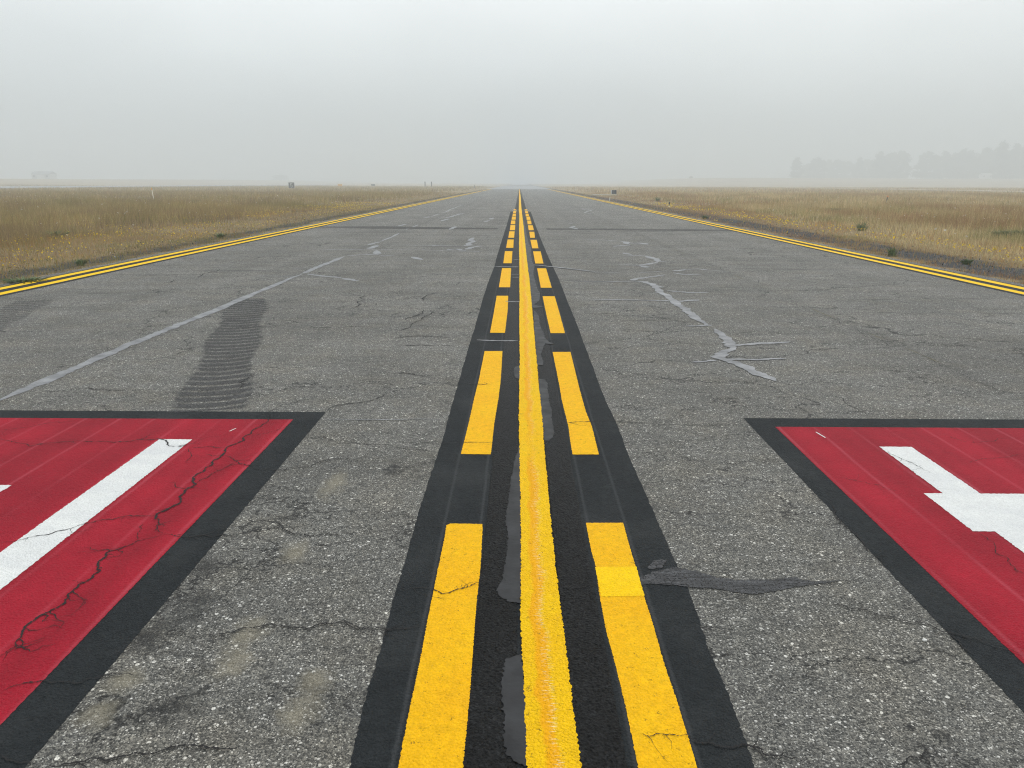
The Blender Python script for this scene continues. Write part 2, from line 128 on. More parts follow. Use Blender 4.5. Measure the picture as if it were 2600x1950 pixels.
# ------------------------------------------------------------------ materials
class N:
    def __init__(s, name):
        s.m = bpy.data.materials.new(name); s.m.use_nodes = True; s.t = s.m.node_tree; s.t.nodes.clear()
        s.out = s.n('ShaderNodeOutputMaterial'); s.b = s.n('ShaderNodeBsdfPrincipled'); s.l(s.b.outputs[0], s.out.inputs[0])
        s.tc = s.n('ShaderNodeTexCoord'); s.P = s.tc.outputs['Object']
    def n(s, t, **k):
        q = s.t.nodes.new(t)
        for a, b in k.items(): setattr(q, a, b)
        return q
    def l(s, a, b): s.t.links.new(a, b)
    def set(s, sock, v):
        if hasattr(v, 'links') or isinstance(v, bpy.types.NodeSocket): s.l(v, sock)
        elif isinstance(v, (tuple, list)) and len(v) == 3 and sock.type == 'RGBA': sock.default_value = (*v, 1)
        else: sock.default_value = v
    def math(s, op, a, b=0.0, c=None, clamp=False):
        q = s.n('ShaderNodeMath', operation=op, use_clamp=clamp); s.set(q.inputs[0], a); s.set(q.inputs[1], b)
        if c is not None: s.set(q.inputs[2], c)
        return q.outputs[0]
    def map(s, scale, loc=(0, 0, 0), rot=0, src=None):
        q = s.n('ShaderNodeMapping'); s.l(src or s.P, q.inputs[0]); q.inputs['Scale'].default_value = scale; q.inputs['Location'].default_value = loc; q.inputs['Rotation'].default_value = (0, 0, rot); return q.outputs[0]
    def noise(s, scale, vec=None, detail=3, rough=.5):
        q = s.n('ShaderNodeTexNoise'); s.l(vec or s.P, q.inputs['Vector']); q.inputs['Scale'].default_value = scale; q.inputs['Detail'].default_value = detail; q.inputs['Roughness'].default_value = rough; return q.outputs[0]
    def vor(s, scale, vec=None, feature='F1', rnd=1.0):
        q = s.n('ShaderNodeTexVoronoi', feature=feature); s.l(vec or s.P, q.inputs['Vector']); q.inputs['Scale'].default_value = scale; q.inputs['Randomness'].default_value = rnd; return q
    def ramp(s, f, pts, interp='LINEAR'):
        q = s.n('ShaderNodeValToRGB'); q.color_ramp.interpolation = interp; el = q.color_ramp.elements
        while len(el) < len(pts): el.new(.5)
        for e_, (p, c) in zip(el, pts): e_.position = p; e_.color = (c, c, c, 1) if isinstance(c, (int, float)) else (*c, 1)
        s.l(f, q.inputs[0]); return q.outputs[0]
    def rng(s, f, a, b, c=0., d=1.):
        q = s.n('ShaderNodeMapRange'); s.set(q.inputs[0], f)
        for i, v in enumerate((a, b, c, d)): q.inputs[i+1].default_value = v
        return q.outputs[0]
    def mix(s, f, a, b, mode='MIX'):
        q = s.n('ShaderNodeMix', data_type='RGBA', blend_type=mode); s.set(q.inputs[0], f); s.set(q.inputs[6], a); s.set(q.inputs[7], b); return q.outputs[2]
    def scale(s, c, f): 
        q = s.n('ShaderNodeVectorMath', operation='SCALE'); s.set(q.inputs[0], c); s.set(q.inputs['Scale'], f); return q.outputs[0]
    def bump(s, h, dist, strength=1.0, prev=None):
        q = s.n('ShaderNodeBump'); q.inputs['Distance'].default_value = dist; q.inputs['Strength'].default_value = strength; s.l(h, q.inputs['Height'])
        if prev is not None: s.l(prev, q.inputs['Normal'])
        return q.outputs[0]
    def fin(s, col=None, rough=None, normal=None, spec=None):
        if col is not None: s.set(s.b.inputs['Base Color'], col)
        if rough is not None: s.set(s.b.inputs['Roughness'], rough)
        if normal is not None: s.l(normal, s.b.inputs['Normal'])
        if spec is not None: s.set(s.b.inputs['Specular IOR Level'], spec)
        return s.m
    def ell(s, x, y, rx, ry, rot=0, soft=.6, nz=None):
        """soft ellipse mask on the ground for a stain with its own shape"""
        q = s.n('ShaderNodeVectorMath', operation='SUBTRACT'); s.l(s.P, q.inputs[0]); q.inputs[1].default_value = (x, y, 0)
        m_ = s.n('ShaderNodeMapping', vector_type='TEXTURE'); s.l(q.outputs[0], m_.inputs[0]); m_.inputs['Scale'].default_value = (rx, ry, 1); m_.inputs['Rotation'].default_value = (0, 0, rot)
        le = s.n('ShaderNodeVectorMath', operation='LENGTH'); s.l(m_.outputs[0], le.inputs[0])
        d = le.outputs['Value']
        if nz is not None: d = s.math('ADD', d, s.math('MULTIPLY', s.math('SUBTRACT', nz, .5), 1.6))
        return s.rng(d, 1.0, 1.0-soft, 0, 1)
def asphalt_height(s):
    v1 = s.vor(105).outputs['Distance']; v2 = s.vor(240).outputs['Distance']
    return s.math('ADD', s.math('MULTIPLY', v1, -1.0), s.math('MULTIPLY', v2, -.5))
def asphalt_colour(s, mul=1.0):
    va = s.vor(105); vb = s.vor(240, s.map((1, 1, 1), (3.1, 1.7, 0))); vc = s.vor(62, s.map((1, 1, 1), (.7, 5.1, 0)))
    rg = lambda v: (lambda q: (s.l(v.outputs['Color'], q.inputs[0]), q.outputs[0])[1])(s.n('ShaderNodeSeparateColor'))
    stone = s.ramp(rg(va), [(0, (.034,.034,.032)), (.35, (.080,.078,.072)), (.75, (.15,.145,.130)), (.93, (.22,.212,.185)), (.965, (.42,.41,.38)), (1, (.52,.51,.48))])
    fine = s.ramp(rg(vb), [(0, (.03,.031,.03)), (.5, (.095,.093,.086)), (.9, (.20,.194,.172)), (.965, (.42,.41,.375)), (1, (.5,.49,.46))])
    c = s.mix(s.rng(va.outputs['Distance'], .40, .55), stone, fine)
    big = s.math('MULTIPLY', s.math('GREATER_THAN', rg(vc), .988), s.rng(vc.outputs['Distance'], .45, .40))
    c = s.mix(big, c, (.55,.54,.50))
    c = s.mix(s.rng(s.noise(34, detail=3, rough=.7), .4, .66, 0, .3), c, (.045,.045,.042))
    c = s.scale(c, s.rng(s.noise(11, detail=3, rough=.7), .3, .7, .84, 1.16))
    warm = s.rng(s.noise(2.2, s.map((1, 1, 1), (4, 4, 0)), detail=4, rough=.65), .45, .7, 0, .22)
    c = s.mix(warm, c, s.mix(1.0, c, (1.25, 1.08, .80), 'MULTIPLY'))
    bigm = s.rng(s.noise(.55, detail=4, rough=.6), .3, .7, .84, 1.14)
    streak = s.rng(s.noise(1.0, s.map((.35, 2.2, 1)), detail=4, rough=.65), .3, .7, .86, 1.12)
    long = s.rng(s.noise(1.0, s.map((1.3, .04, 1)), detail=2), .3, .7, .90, 1.08)
    f = s.math('MULTIPLY', s.math('MULTIPLY', bigm, streak), s.math('MULTIPLY', long, mul))
    return s.scale(c, f)
def mat_asphalt(name='asphalt', mul=1.0, stains=True):
    s = N(name); c = asphalt_colour(s, mul)
    # hairline cracks that wander across the surface
    wob = s.n('ShaderNodeVectorMath', operation='ADD')
    nzc = s.n('ShaderNodeTexNoise'); s.l(s.P, nzc.inputs['Vector']); nzc.inputs['Scale'].default_value = 2.5; nzc.inputs['Detail'].default_value = 5; nzc.inputs['Roughness'].default_value = .65
    s.l(s.P, wob.inputs[0]); s.l(s.scale(nzc.outputs['Color'], .55), wob.inputs[1])
    for (sc_, lo, wd, thr, amt) in (((.42, 1.0, 1), 2.0, .0055, .5, .85), ((1.1, 2.2, 1), 9.0, .011, .55, .75), ((.16, .75, 1), 5.0, .006, .47, .8)):
        v = s.vor(1.0, s.map(sc_, (lo, lo*.7, 0), src=wob.outputs[0]), 'DISTANCE_TO_EDGE').outputs['Distance']
        m_ = s.math('MULTIPLY', s.rng(v, wd*.4, wd, 1, 0), s.rng(s.noise(.5, s.map((1, 1, 1), (lo*3, 0, 0)), detail=3), thr-.04, thr+.05, 0, amt))
        c = s.mix(m_, c, (.018,.018,.018))
    if stains:
        nz_ = s.noise(14, detail=4, rough=.65)
        sx_ = s.n('ShaderNodeSeparateXYZ'); s.l(s.P, sx_.inputs[0])
        for i, (x, y) in enumerate(SMUDGE):
            k = s.math('MULTIPLY', s.ell(x, y, .075, (.24, .13, .13, .1, .1, .1, .08, .08)[i], 0, .85, nz_), .62)
            c = s.mix(k, c, (.30,.27,.20))
        for i, (x, y) in enumerate(STAIN):
            k = s.math('MULTIPLY', s.ell(x, y, .12, (.12, .1, .1, .1, .1)[i], .6, .9, nz_), .75)
            c = s.mix(k, c, (.03,.03,.029))
        for (x, y, rx, ry) in ((4.6, 9.2, .25, .06), (3.3, 11.5, .4, .08), (5.2, 14, .5, .1), (6.0, 12.1, .3, .06), (-6.1, 10.6, .5, .12), (-5.0, 13.5, .9, .14), (6.3, 10.4, .5, .08), (5.0, 10.3, .35, .05), (-2, 19, 1.2, .2), (5.7, 18.5, .5, .1), (-4.6, 24.5, 1.6, .35), (4.4, 25.4, 1.2, .6), (2.1, 24.3, .7, .3)):
            k = s.math('MULTIPLY', s.ell(x, y, rx, ry, 0, .8, nz_), .5)
            c = s.mix(k, c, (.045,.045,.043))
        # rubber-darkened lane joint either side
        for xj, wj in ((3.78, .07), (-3.82, .07)):
            d = s.math('ABSOLUTE', s.math('SUBTRACT', s.math('ADD', sx_.outputs[0], s.math('MULTIPLY', s.math('SUBTRACT', s.noise(.8, detail=5), .5), .14)), xj))
            c = s.mix(s.math('MULTIPLY', s.rng(d, .01, wj*2.2, .2, 0), s.rng(nz_, .35, .6, .3, 1)), c, (.03,.03,.03))
            c = s.mix(s.math('MULTIPLY', s.rng(d, .004, .016, .8, 0), s.rng(s.noise(1.3, s.map((1, 1, 1), (0, 9, 0)), detail=2), .5, .62, 0, 1)), c, (.16,.14,.075) if xj > 0 else (.03,.03,.03))
    return s.fin(c, .78, s.bump(asphalt_height(s), .008, 1.0), .25)
def mat_paint(name, col, col2, wear, under=(.03,.03,.03), rough=.7, bumpd=.004, extra=None, spec=.12, fade=(.9, 1.08)):
    s = N(name)
    c = s.mix(s.rng(s.noise(3.5, detail=4), .3, .7, 0, 1), col, col2)
    c = s.scale(c, s.rng(s.noise(26, detail=5, rough=.75), .3, .7, *fade))
    c = s.scale(c, s.rng(s.noise(150, detail=2, rough=.7), .3, .7, .86, 1.1))
    if extra: c = extra(s, c)
    v = s.vor(240).outputs['Distance']; v2 = s.vor(105)
    pits = s.math('MULTIPLY', s.rng(v, .50, .66, 0, 1), s.rng(s.noise(38, detail=4, rough=.7), .62-wear, .70-wear, 0, 1))
    c = s.mix(s.math('MULTIPLY', pits, .85), c, under)
    h = s.math('ADD', s.math('MULTIPLY', v2.outputs['Distance'], -1.0), s.math('MULTIPLY', v, -.4))
    return s.fin(c, rough, s.bump(h, bumpd, 1.0), spec)
def black_extra(s, c):
    q = s.n('ShaderNodeSeparateXYZ'); s.l(s.P, q.inputs[0])
    for x in (-.175, -.345, .328, .505):      # overspray ridges along the coats
        d = s.math('ABSOLUTE', s.math('SUBTRACT', s.math('ADD', q.outputs[0], s.math('MULTIPLY', s.math('SUBTRACT', s.noise(1.2, detail=3), .5), .02)), x))
        c = s.mix(s.rng(d, .002, .011, .5, 0), c, (.06,.063,.066))
    return s.mix(s.rng(s.noise(1.8, detail=5, rough=.7), .5, .75, 0, .5), c, (.05,.052,.052))
def red_extra(s, c):
    sx_ = s.n('ShaderNodeSeparateXYZ'); s.l(s.P, sx_.inputs[0])
    # overlapping passes of the spray gun run lengthwise
    ph = s.math('FRACT', s.math('MULTIPLY', s.math('ADD', sx_.outputs[0], s.math('MULTIPLY', s.noise(.8, detail=1), .05)), 4.3))
    line = s.math('MULTIPLY', s.rng(s.math('ABSOLUTE', s.math('SUBTRACT', ph, .5)), .0, .07, .42, 0), s.rng(s.noise(3, s.map((1, .4, 1)), detail=2), .35, .65, .2, 1))
    c = s.mix(line, c, (.50,.10,.13))
    lane = s.rng(s.noise(1.0, s.map((4.3, .12, 1), (.3, 0, 0)), detail=1), .35, .65, .86, 1.12)
    return s.scale(c, lane)
def white_extra(s, c):
    a = s.rng(s.noise(1.0, s.map((3, 7, 1)), detail=3), .4, .62, 0, .16)
    return s.mix(a, c, (.42,.44,.50))
def centre_extra(s, c):
    uv = s.tc.outputs['UV']; sp = s.n('ShaderNodeSeparateXYZ'); s.l(uv, sp.inputs[0])
    u = s.math('ADD', sp.outputs[0], s.math('MULTIPLY', s.math('SUBTRACT', s.noise(3.2, detail=5, rough=.6), .5), .8))
    run = s.rng(s.noise(.9, s.map((.2, 1, 1), (0, 5, 0)), detail=2), .36, .5, .3, 1)
    band = s.math('MULTIPLY', s.rng(s.math('ABSOLUTE', s.math('SUBTRACT', u, .45)), .10, .19, 1, 0), run)
    c = s.mix(s.math('MULTIPLY', band, .85), c, (.88,.40,.003))
    crk = s.math('ABSOLUTE', s.math('SUBTRACT', u, .56))
    tick = s.rng(s.noise(1.0, s.map((40, 170, 1)), detail=3, rough=.7), .54, .60, 0, .8)
    return s.mix(s.math('MULTIPLY', s.math('MULTIPLY', s.rng(crk, .03, .15, 1, 0), tick), run), c, (.93,.74,.36))
M = {}
M['asphalt'] = mat_asphalt(mul=1.5)
M['asphalt_dark'] = mat_asphalt('asphalt_dark', .66, False)
M['yellow'] = mat_paint('yellow_paint', (.90,.50,.003), (.88,.45,.003), .03, (.16,.09,.01), fade=(.84, 1.08))
M['yellow_new'] = mat_paint('fresh_yellow_paint', (.94,.60,.002), (.93,.57,.002), -.1)
M['yellow_c'] = mat_paint('centre_yellow_paint', (.93,.575,.002), (.91,.52,.002), .03, (.2,.12,.01), bumpd=.007, extra=centre_extra)
M['black'] = mat_paint('black_paint', (.0165,.0195,.0215), (.023,.0265,.0285), -.1, (.008,.008,.008), rough=.8, bumpd=.005, spec=.12, fade=(.7, 1.25), extra=black_extra)
M['coarse'] = mat_paint('coarse_black_surface', (.012,.0125,.013), (.020,.021,.022), -.1, (.004,.004,.004), rough=.6, bumpd=.003, spec=.2, fade=(.6, 1.3))
def coarse_extra(s, c):
    v = s.vor(115); q = s.n('ShaderNodeSeparateColor'); s.l(v.outputs['Color'], q.inputs[0])
    return s.scale(c, s.ramp(q.outputs[0], [(0, .35), (.5, .8), (.85, 1.3), (1, 2.4)]))
M['coarse'] = mat_paint('coarse_black_surface', (.0055,.0058,.006), (.010,.0105,.011), -.1, (.002,.002,.002), rough=.6, bumpd=.004, spec=.14, fade=(.6, 1.3), extra=coarse_extra)
M['red'] = mat_paint('red_paint', (.28,.0085,.021), (.34,.0105,.025), -.02, (.14,.008,.012), rough=.75, extra=red_extra)
M['white'] = mat_paint('white_paint', (.78,.79,.77), (.72,.73,.72), -.04, (.4,.38,.38), extra=white_extra, fade=(.95, 1.04))
def mat_tar(name, c1, c2, rough, spec=.5):
    s = N(name); c = s.mix(s.rng(s.noise(5, detail=5, rough=.65), .35, .65), c1, c2)
    c = s.mix(s.rng(s.noise(60, detail=3), .58, .66, 0, .35), c, (.02,.02,.02))
    r = s.rng(s.noise(9, detail=4), .3, .7, rough-.08, rough+.12)
    return s.fin(c, r, s.bump(s.noise(70, detail=4), .002, .5), spec)
M['tar'] = mat_tar('dark_tar_sealant', (.012,.0125,.014), (.030,.031,.034), .55, .25)
M['seal'] = mat_tar('grey_crack_sealant', (.10,.102,.108), (.26,.263,.275), .45)
def mat_smear():
    s = N('grey_tar_smear'); f = s.rng(s.noise(1.0, s.map((7, 60, 1)), detail=5, rough=.7), .38, .64)
    c = s.mix(f, (.010,.0105,.0115), (.085,.087,.093)); g_ = s.rng(s.noise(90, detail=2), .45, .6, 0, .7); c = s.mix(g_, c, (.02,.02,.022))
    s.set(s.b.inputs['Alpha'], s.rng(s.noise(110, detail=4, rough=.7), .38, .46, .15, 1))
    return s.fin(c, .6, s.bump(s.math('MULTIPLY', s.vor(105).outputs['Distance'], -1), .0015, 1), .25)
M['smear'] = mat_smear()
def simple(name, col, rough=.7, var=.12, sc_=8, bumpd=.002, metal=0):
    s = N(name); c = s.scale(s.mix(0., col, col), s.rng(s.noise(sc_, detail=5), .3, .7, 1-var, 1+var))
    s.b.inputs['Metallic'].default_value = metal
    return s.fin(c, rough, s.bump(s.noise(sc_*6, detail=3), bumpd, .5))
M['crack'] = simple('crack_void', (.011,.010,.010), .95)
# ------------------------------------------------------------------ ground
def height(x, y):
    hr = 7.0*sstep(95, 190, x-.02*(y-800))*sstep(420, 800, y)*(1-.15*fbm(x/60, y/60))
    hl = 3.6*sstep(175, 330, -x)*sstep(150, 420, y)
    hm = 1.0*sstep(500, 900, y)
    return hr+hl+hm+.12*(fbm(x/9+50, y/9+50)-.5)*sstep(9, 16, np.abs(x))
gx = np.unique(np.round(np.concatenate([np.linspace(-40, 40, 81), np.sign(np.linspace(-1, 1, 121))*(np.abs(np.linspace(-1, 1, 121))**2)*1450]), 3))
gy = np.unique(np.round(np.concatenate([np.linspace(-20, 80, 51), -20-np.linspace(0, 1, 12)**2*1400, 80+np.linspace(0, 1, 70)**1.7*1370]), 3))
X, Y = np.meshgrid(gx, gy); Z = height(X, Y)-.05
mask_road = sstep(8.0, 8.4, np.abs(X)); Z = Z*mask_road-.05*(1-mask_road)
Z = np.where(np.abs(X) < 8.0, -.06, Z)
nxg, nyg = len(gx), len(gy)
Fg = [(j*nxg+i, j*nxg+i+1, (j+1)*nxg+i+1, (j+1)*nxg+i) for j in range(nyg-1) for i in range(nxg-1)]
def mat_ground():
    s = N('grassland_soil')
    sp = s.n('ShaderNodeSeparateXYZ'); s.l(s.P, sp.inputs[0])
    a = s.ramp(s.noise(.35, detail=5, rough=.6), [(.3, (.22,.15,.08)), (.45, (.30,.22,.12)), (.6, (.34,.27,.15)), (.75, (.20,.19,.09))])
    b = s.ramp(s.noise(6, detail=5, rough=.7), [(.3, (.10,.08,.045)), (.7, (.36,.28,.16))])
    c = s.mix(.45, a, b)
    far = s.ramp(s.noise(1.0, s.map((.012, .05, 1)), detail=5), [(.35, (.30,.24,.14)), (.5, (.42,.34,.21)), (.65, (.31,.24,.14))])
    c = s.mix(s.rng(sp.outputs[1], 60, 160, 0, .8), c, far)
    ax = s.math('ADD', s.math('ABSOLUTE', sp.outputs[0]), s.math('MULTIPLY', s.math('SUBTRACT', s.noise(.9, detail=5, rough=.65), .5), 1.9))
    outer_ = s.rng(sp.outputs[0], -.1, .1, 9.2, 10.0); g = s.math('MULTIPLY', s.rng(ax, 8.4, 8.75), s.rng(s.math('SUBTRACT', ax, outer_), .3, -.2))
    va = s.vor(55); sep = s.n('ShaderNodeSeparateColor'); s.l(va.outputs['Color'], sep.inputs[0])
    gr = s.ramp(sep.outputs[0], [(0, (.025,.025,.026)), (.6, (.06,.06,.061)), (.93, (.11,.11,.108)), (1, (.3,.29,.28))])
    edge = s.rng(s.math('ABSOLUTE', sp.outputs[0]), 8.35, 8.15)
    c = s.mix(g, c, gr); c = s.mix(s.math('MULTIPLY', edge, .6), c, (.06,.06,.055))
    return s.fin(c, .95, s.bump(s.math('ADD', va.outputs['Distance'], s.noise(20, detail=5)), .03, .7), .15)
ground = mesh('ground', np.c_[X.ravel(), Y.ravel(), Z.ravel()], Fg, mat_ground(), smooth=True)
tag(ground, 'dry grassland soil with dark gravel strips along the taxiway', kind='structure')
# ------------------------------------------------------------------ taxiway and its paint
HW = 8.12; YEND = 205.0
def edge_pts(side):
    ys = np.concatenate([np.arange(-8, 40, .12), np.arange(40, YEND, 1.0), [YEND]])
    xs = HW+.10*(fbm(ys*.7+side*31, ys*0+side)-.5)+.05*(vn(ys*5, ys*0+side*4)-.5)
    return ys, xs
ysl, xl = edge_pts(1); _, xr = edge_pts(2)
Vt = []; Ft = []
for y, a, b in zip(ysl, xl, xr): Vt += [(-a, y, -.05), (-a, y, 0), (b, y, 0), (b, y, -.05)]
for i in range(len(ysl)-1):
    for k in range(3): Ft.append((i*4+k, i*4+k+1, (i+1)*4+k+1, (i+1)*4+k))
Ft = [f[::-1] for f in Ft]
taxi = mesh('taxiway', Vt, Ft, M['asphalt'])
tag(taxi, 'weathered grey asphalt taxiway running straight into the fog', kind='structure')
def resample(P, step, jit, closed):
    P = [Vector((p[0], p[1])) for p in P]; n = len(P); outp = []
    for i in range(n if closed else n-1):
        a, b = P[i], P[(i+1) % n]; L = (b-a).length; dist = max(1.5, .5*(a.y+b.y))
        st = step*max(1, (dist/2.5)**1.5)
        k = max(1, min(400, int(L/st))); nrm = Vector((-(b-a).y, (b-a).x))/max(L, 1e-6)
        for j in range(k):
            q = a.lerp(b, j/k); amp = jit if 0 < j else jit*.4
            outp.append(q+nrm*(random.gauss(0, amp)))
    if not closed: outp.append(P[-1])
    return outp
def flat_poly(name, P, z, mat, parent, jit=.0015, step=.006, label=None):
    Q = resample(P, step, jit, True); V = [(q.x, q.y, z) for q in Q]
    T = tessellate_polygon([[Vector(v) for v in V]])
    F = []
    for t in T:
        a, b, c = (Vector(V[i]) for i in t)
        F.append(tuple(t) if (b-a).cross(c-a).z > 0 else tuple(t)[::-1])
    o = mesh(name, V, F, mat, parent)
    if label: o['label'] = label
    return o
def ribbon(name, Lp, Rp, z, mat, parent, jit=.002, label=None, step=.008, y_end=None):
    """strip between two edge polylines, both running away from the camera"""
    Lp = sorted(Lp, key=lambda p: p[1]); Rp = sorted(Rp, key=lambda p: p[1])
    y0 = max(Lp[0][1], Rp[0][1]); y1 = min(Lp[-1][1], Rp[-1][1]); ys = [y0]
    while ys[-1] < y1: ys.append(min(y1, ys[-1]+step*max(1, (ys[-1]/2.5)**2)))
    ys = np.array(ys); li = np.interp(ys, [p[1] for p in Lp], [p[0] for p in Lp]); ri = np.interp(ys, [p[1] for p in Rp], [p[0] for p in Rp])
    j = lambda: rng.normal(0, jit, len(ys))+.5*jit*np.repeat(rng.normal(0, 1, len(ys)//4+1), 4)[:len(ys)]
    li = li+j(); ri = ri+j(); V = []; F = []; uv = []
    for y, a, b in zip(ys, li, ri): V += [(a, y, z), (b, y, z)]; uv += [(0, y), (1, y)]
    for i in range(len(ys)-1): F.append((2*i, 2*i+1, 2*i+3, 2*i+2))
    o = mesh(name, V, F, mat, parent, uv=uv)
    if label: o['label'] = label
    return o
def surf(x, y):
    return .0084 if -.17 < x < .325 and y < 46 else .0046 if (abs(x) < 5 and y < 5.1) or (abs(x) < .9 and y < 46) else .0018
def line_strip(name, P, w, z, mat, parent, crack=False, label=None):
    """wandering strip along a polyline (crack or sealant), tapering at its ends"""
    V = []; F = []
    def run(P, w, rounds, amp, lift, depth=0):
        Q = [Vector((p[0], p[1])) for p in P]
        for r in range(rounds):
            N_ = []
            for a, b in zip(Q, Q[1:]): N_ += [a, (a+b)/2+Vector((-(b-a).y, (b-a).x))*random.gauss(0, amp)]
            Q = N_+[Q[-1]]
        n = len(Q); b0 = len(V); side = 1
        for i, q in enumerate(Q):
            t = (Q[min(n-1, i+1)]-Q[max(0, i-1)])
            if t.length < 1e-6: t = Vector((1, 0))
            t.normalize(); nr = Vector((-t.y, t.x)); e = min(i, n-1-i)/max(1, n*.12)
            tap = min(1, .25+.75*e) if not crack else min(1, .12+.5*i/max(1, n*.1)) if depth == 0 else 1-.85*i/n
            if depth == 0 and crack: tap = min(tap, .12+.5*(n-1-i)/max(1, n*.1))
            wl = w*(random.uniform(.3, 1.5) if crack else random.uniform(.62, 1.2))*tap
            zz = (surf(q.x, q.y)+(z if lift else 0) if crack else z)+i*1e-5
            V.extend([(q.x+nr.x*wl/2, q.y+nr.y*wl/2, zz), (q.x-nr.x*wl/2, q.y-nr.y*wl/2, zz)])
            if crack and depth < 2 and 0 < i < n-1 and random.random() < (.04 if depth == 0 else .06):
                side = random.choice((-1, 1)); L = random.uniform(.02, .14)*(1+.25*q.y/3); a_ = math.atan2(t.y, t.x)+side*random.uniform(.5, 1.3)
                br.append(([(q.x, q.y), (q.x+math.cos(a_)*L*.5, q.y+math.sin(a_)*L*.5), (q.x+math.cos(a_+random.uniform(-.6, .6))*L, q.y+math.sin(a_+random.uniform(-.6, .6))*L)], w*.55, depth+1))
        for i in range(n-1):
            f = (b0+2*i, b0+2*i+1, b0+2*i+3, b0+2*i+2)
            F.append(f if (Vector(V[f[1]])-Vector(V[f[0]])).cross(Vector(V[f[2]])-Vector(V[f[0]])).z > 0 else f[::-1])
    dist = sum(p[1] for p in P)/len(P); br = []
    run(P, w, 4 if dist < 6 else 3 if dist < 15 else 2, (.10) if crack else (.045 if P[0][0] > 1.5 else .014), True)
    k = 0
    while k < len(br) and k < 60: run(br[k][0], br[k][1], 2, .15, True, br[k][2]); k += 1
    o = mesh(name, V, F, mat, parent)
    if label: o['label'] = label
    return o
# black ground coat under the centre markings
yb0 = 1.0; bl0 = [[BB_L[0][0], -6.0]]+BB_L; br0 = [[BB_R[0][0], -6.0]]+BB_R
ribbon('black_border', bl0, br0, .001, M['black'], taxi, .0016, 'wide black border painted under the dashed yellow centre marking', step=.012)
ribbon('black_border', [[-.28, 45.6], [-.25, 90], [-.22, YEND]], [[.42, 45.6], [.36, 90], [.32, YEND]], .0012, M['black'], taxi, .004, 'narrow black border of the centre stripe beyond the dashes', step=.02)
# rough uncoated strips either side of the centre stripe
def coarse_strip(xa, xb, lab):
    """exposed stone strip, modelled stone by stone near the viewer"""
    ys = [-1.0]
    while ys[-1] < 1.5: ys.append(ys[-1]+.03)
    while ys[-1] < 46: ys.append(ys[-1]+.0026*max(1, (ys[-1]/2.4)**2))
    ys = np.array(ys); nx_ = 62; X_, Y_ = np.meshgrid(np.linspace(xa, xb, nx_), ys); edge = np.minimum(X_-xa, xb-X_)
    j = rng.normal(0, .0015, X_.shape); X_ = X_+j*(edge < .004)
    H_ = np.zeros_like(X_)
    for sc_, am in ((115, 1.0), (230, .35)):
        gx_, gy_ = X_*sc_, Y_*sc_; d1 = np.full(X_.shape, 9.); ix, iy = np.floor(gx_).astype(int), np.floor(gy_).astype(int); hh = np.zeros_like(X_)
        for dx in (-1, 0, 1):
            for dy in (-1, 0, 1):
                cx, cy = ix+dx, iy+dy; px_ = cx+_L[cx % 256, cy % 256]; py_ = cy+_L[(cx+91) % 256, (cy+37) % 256]
                d = np.hypot(gx_-px_, gy_-py_); top = _L[(cx+17) % 256, (cy+71) % 256]; hh = np.where(d < d1, top, hh); d1 = np.minimum(d, d1)
        H_ += am*(np.sqrt(np.clip(1-(d1/.8)**2, 0, 1))*(.4+.6*hh))
    fadef = 1/np.maximum(1, (Y_/5)**1.5)
    Z_ = .0016+H_*.0042*fadef*np.clip(edge/.006, .15, 1)
    n_r = len(ys)
    V = np.c_[X_.ravel(), Y_.ravel(), Z_.ravel()]; i = np.arange(n_r-1)[:, None]*nx_+np.arange(nx_-1)[None]; F = np.stack([i, i+1, i+nx_+1, i+nx_], -1).reshape(-1, 4)
    me = bpy.data.meshes.new('coarse_strip'); me.vertices.add(len(V)); me.vertices.foreach_set('co', V.ravel().astype(np.float32)); me.loops.add(F.size); me.loops.foreach_set('vertex_index', F.ravel().astype(np.int32))
    me.polygons.add(len(F)); me.polygons.foreach_set('loop_start', np.arange(0, F.size, 4, dtype=np.int32)); me.update(); me.validate()
    o = link('coarse_strip', me, M['coarse'], taxi); o['label'] = lab
coarse_strip(-.150, -.001, 'coarse black stone strip left of the centre stripe')
coarse_strip(.160, .304, 'coarse black stone strip right of the centre stripe')
for P in TAR[:6]: flat_poly('tar_patch', P, .0072, M['tar'], taxi, .003, .008, 'smooth dark tar smear beside the centre stripe')
CL_L = [[CL_L[0][0], -6.0]]+CL_L+[[-.09, YEND]]; CL_R = [[CL_R[0][0], -6.0]]+CL_R+[[.08, YEND]]
ribbon('centre_stripe', CL_L, CL_R, .0076, M['yellow_c'], taxi, .0016, 'solid yellow centre stripe', step=.006)
for P in DASH:
    if min(p[1] for p in P) < 1.75: P = [[p[0], (-.15 if p[1] < 1.75 else p[1])] for p in P]   # the nearest pair runs on under the viewer
    flat_poly('centre_dash', P, .003, M['yellow'], taxi, .0009, .004)
flat_poly('repainted_patch', REPAINT, .0042, M['yellow_new'], taxi, .001, .006, 'brighter freshly repainted piece of a yellow dash')
for P in TAR[6:]: flat_poly('tar_patch', P, .0035, M['smear'], taxi, .003, .008, 'dark grey tar smear reaching right from the nearest dash')
# double edge lines
for sgn, nm in ((-1, 'left'), (1, 'right')):
    for x0, x1, nm2 in ((7.35, 7.515, 'inner'), (7.70, 7.87, 'outer')):
        a, b = sorted((sgn*x0, sgn*x1))
        ribbon('edge_stripe', [[a, -8], [a, YEND]], [[b, -8], [b, YEND]], .003, M['yellow_new'], taxi, .003, f'{nm2} yellow line of the double line along the {nm} edge', step=.05)
    a, b = sorted((sgn*7.24, sgn*7.93))
    ribbon('edge_border', [[a, -8], [a, YEND]], [[b, -8], [b, YEND]], .0014, M['black'], taxi, .006, f'black border under the {nm} double edge line', step=.05)
